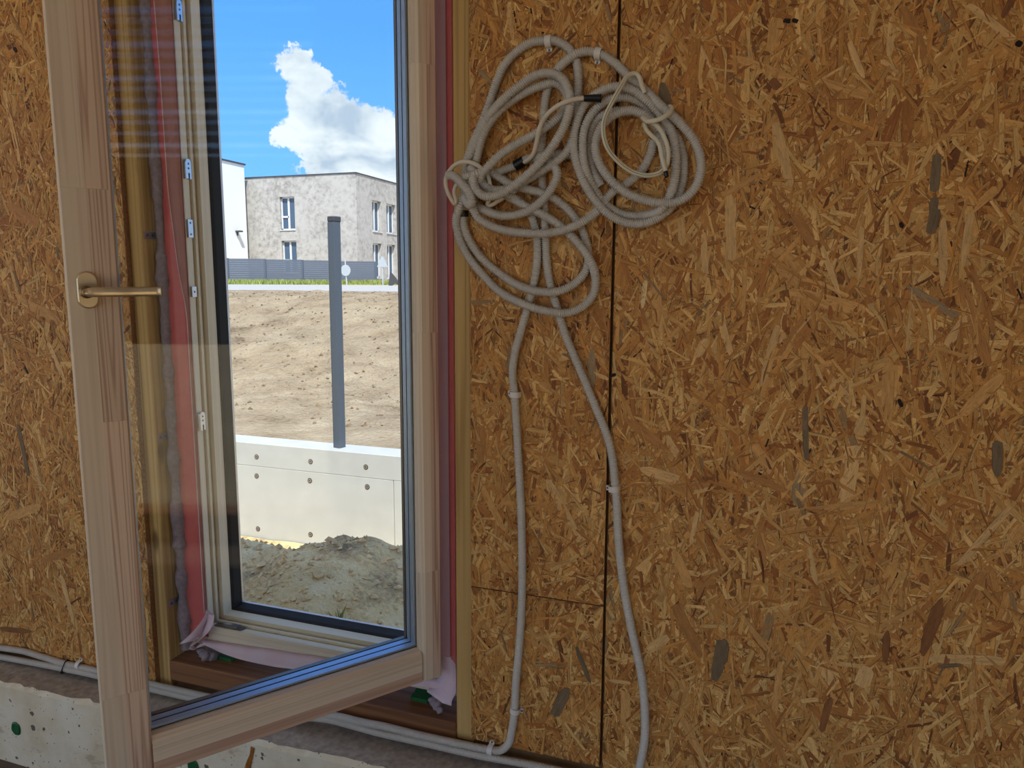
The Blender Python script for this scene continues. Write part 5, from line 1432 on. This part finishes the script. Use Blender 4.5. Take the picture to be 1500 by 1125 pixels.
# ------------------------------------------------------------------ far houses
def facade(mb, o, ux, nz, W_, H_, holes, depth):
    """wall rectangle from corner o along ux, with real window recesses going in along -nz"""
    ux, nz = Vector(ux), Vector(nz)
    us = sorted({0, W_, *[h[0] for h in holes], *[h[1] for h in holes]})
    vs_ = sorted({0, H_, *[h[2] for h in holes], *[h[3] for h in holes]})
    P = lambda u, v, d=0.0: Vector(o) + ux * u + Vector((0, 0, v)) - nz * d
    for u0, u1 in zip(us[:-1], us[1:]):
        for v0, v1 in zip(vs_[:-1], vs_[1:]):
            if any(h[0] <= (u0 + u1) / 2 <= h[1] and h[2] <= (v0 + v1) / 2 <= h[3] for h in holes):
                continue
            mb.add([P(u0, v0), P(u1, v0), P(u1, v1), P(u0, v1)], [(0, 1, 2, 3)])
    for a, b, c, d in holes:
        for q in ((P(a, c), P(a, c, depth), P(a, d, depth), P(a, d)), (P(b, c, depth), P(b, c), P(b, d), P(b, d, depth)),
                  (P(a, c), P(b, c), P(b, c, depth), P(a, c, depth)), (P(a, d, depth), P(b, d, depth), P(b, d), P(a, d))):
            mb.add(q, [(0, 1, 2, 3)])


def house_window(parent, o, ux, nz, rect, depth, transom):
    ux, nz = Vector(ux), Vector(nz)
    a, b, c, d = rect
    O = parent.location
    def bar(mb, u0, u1, v0, v1, d0, d1):
        P = lambda u, v, dd: Vector(o) + ux * u + Vector((0, 0, v)) - nz * dd
        pts = [P(u, v, dd) for dd in (d0, d1) for u, v in ((u0, v0), (u1, v0), (u1, v1), (u0, v1))]
        mb.add(pts, [(0, 1, 2, 3), (7, 6, 5, 4), (0, 4, 5, 1), (1, 5, 6, 2), (2, 6, 7, 3), (3, 7, 4, 0)])
    mb = MB(O)
    fw_ = .09
    d0, d1 = depth - .10, depth - .02
    bar(mb, a, a + fw_, c, d, d0, d1); bar(mb, b - fw_, b, c, d, d0, d1)
    bar(mb, a, b, c, c + fw_, d0, d1); bar(mb, a, b, d - fw_, d, d0, d1)
    m_ = (a + b) / 2
    bar(mb, m_ - .07, m_ + .07, c, d, d0 - .01, d1)
    if transom:
        zt = c + (d - c) * .40
        bar(mb, a, m_, zt - .06, zt + .06, d0 - .01, d1)
    fr_ = mb.build('window', M['frame_white'], parent)
    for u0, u1 in ((a + fw_, m_ - .07), (m_ + .07, b - fw_)):
        g_ = MB(O)
        bar(g_, u0, u1, c + fw_, d - fw_, depth - .05, depth - .03)
        g_.build('pane', M['house_glass'], fr_)
    sl = MB(O)
    bar(sl, a - .05, b + .05, c - .05, c, -.06, depth)
    sl.build('sill', M['frame_white'], fr_)


HX0, HX1, HY0, HY1, HZ0, HZ1 = -37.5, -25.79, 42.0, 54.0, 1.0, 8.52
h = empty('house', (-31, 48, 1.1))
tag(h, 'two storey flat roofed house in mottled grey render behind the fence', 'house')
mb = MB(h.location)
fo = (HX0, HY0, HZ0)
holesF = [(-31.86 - HX0, -30.66 - HX0, 4.92 - HZ0, 7.16 - HZ0), (-31.84 - HX0, -30.62 - HX0, 1.95 - HZ0, 4.18 - HZ0)]
facade(mb, fo, (1, 0, 0), (0, -1, 0), HX1 - HX0, HZ1 - HZ0, holesF, .28)
so = (HX1, HY0, HZ0)
holesR = [(44.1 - HY0, 45.36 - HY0, 4.88 - HZ0, 7.0 - HZ0), (46.15 - HY0, 47.5 - HY0, 4.88 - HZ0, 6.97 - HZ0), (44.06 - HY0, 45.33 - HY0, 1.65 - HZ0, 4.06 - HZ0), (46.13 - HY0, 47.4 - HY0, 1.62 - HZ0, 4.06 - HZ0)]
facade(mb, so, (0, 1, 0), (1, 0, 0), HY1 - HY0, HZ1 - HZ0, holesR, .32)
mb.add([(HX0, HY0, HZ0), (HX0, HY1, HZ0), (HX0, HY1, HZ1), (HX0, HY0, HZ1)], [(0, 1, 2, 3)])
mb.add([(HX0, HY1, HZ0), (HX1, HY1, HZ0), (HX1, HY1, HZ1), (HX0, HY1, HZ1)], [(0, 1, 2, 3)])
mb.build('wall', M['stucco'], h)
MB(h.location).box(HX0 - .05, HX1 + .05, HY0 - .05, HY1, HZ1, HZ1 + .07).build('roof_coping', M['cap'], h)
for rc in holesF:
    house_window(h, fo, (1, 0, 0), (0, -1, 0), rc, .28, True)
for rc in holesR:
    house_window(h, so, (0, 1, 0), (1, 0, 0), rc, .32, False)

h2 = empty('house', (-40, 39, 1.1))
tag(h2, 'plain white rendered house at the left edge of the view', 'house')
MB(h2.location).box(-46, -34.15, 36.6, 41.3, 1.0, 9.3).build('wall', M['white_render'], h2)
MB(h2.location).box(-46.1, -34.08, 36.5, 41.4, 9.3, 9.4).build('roof_coping', M['cap'], h2)
lm = MB(h2.location).box(-34.15, -33.75, 40.1, 40.4, 4.70, 4.80, .01).build('wall_lamp', M['cap'], h2)
MB(h2.location).box(-34.15, -34.05, 40.2, 40.3, 4.45, 4.72, .01).build('bracket', M['cap'], lm)

# road signs
s = empty('road_sign', (-22.4, 35, 1.185))
tag(s, 'round road sign seen from behind in front of the dark fence', 'road sign')
MB(s.location).cyl((-22.39, 35, 1.185), (-22.46, 35, 2.66), .035, .035, 10).build('pole', M['sign_back'], s)
MB(s.location).cyl((-22.40, 34.95, 2.03), (-22.40, 34.93, 2.03), .315, .315, 32).build('disc', M['sign_back'], s)
s = empty('road_sign', (-20.06, 35, 1.185))
tag(s, 'triangular road sign seen from behind at the end of the fence', 'road sign')
MB(s.location).cyl((-20.06, 35, 1.185), (-20.06, 35, 2.8), .035, .035, 10).build('pole', M['sign_back'], s)
MB(s.location).prism([(-20.38, 2.22), (-19.70, 2.22), (-19.99, 2.80), (-20.09, 2.80)], 34.94, 34.96, 'y').build('plate', M['sign_back'], s)
s = empty('leaning_board', (-19.3, 35, 1.185))
tag(s, 'dark pointed board leaning beside the triangular road sign', 'board')
MB(s.location).prism([(-19.76, 1.185), (-19.55, 1.185), (-19.38, 1.32), (-19.10, 1.19), (-18.99, 1.19), (-19.30, 1.62), (-19.66, 2.0), (-19.70, 1.6)], 35.1, 35.16, 'y').build('panel', M['dark_board'], s)
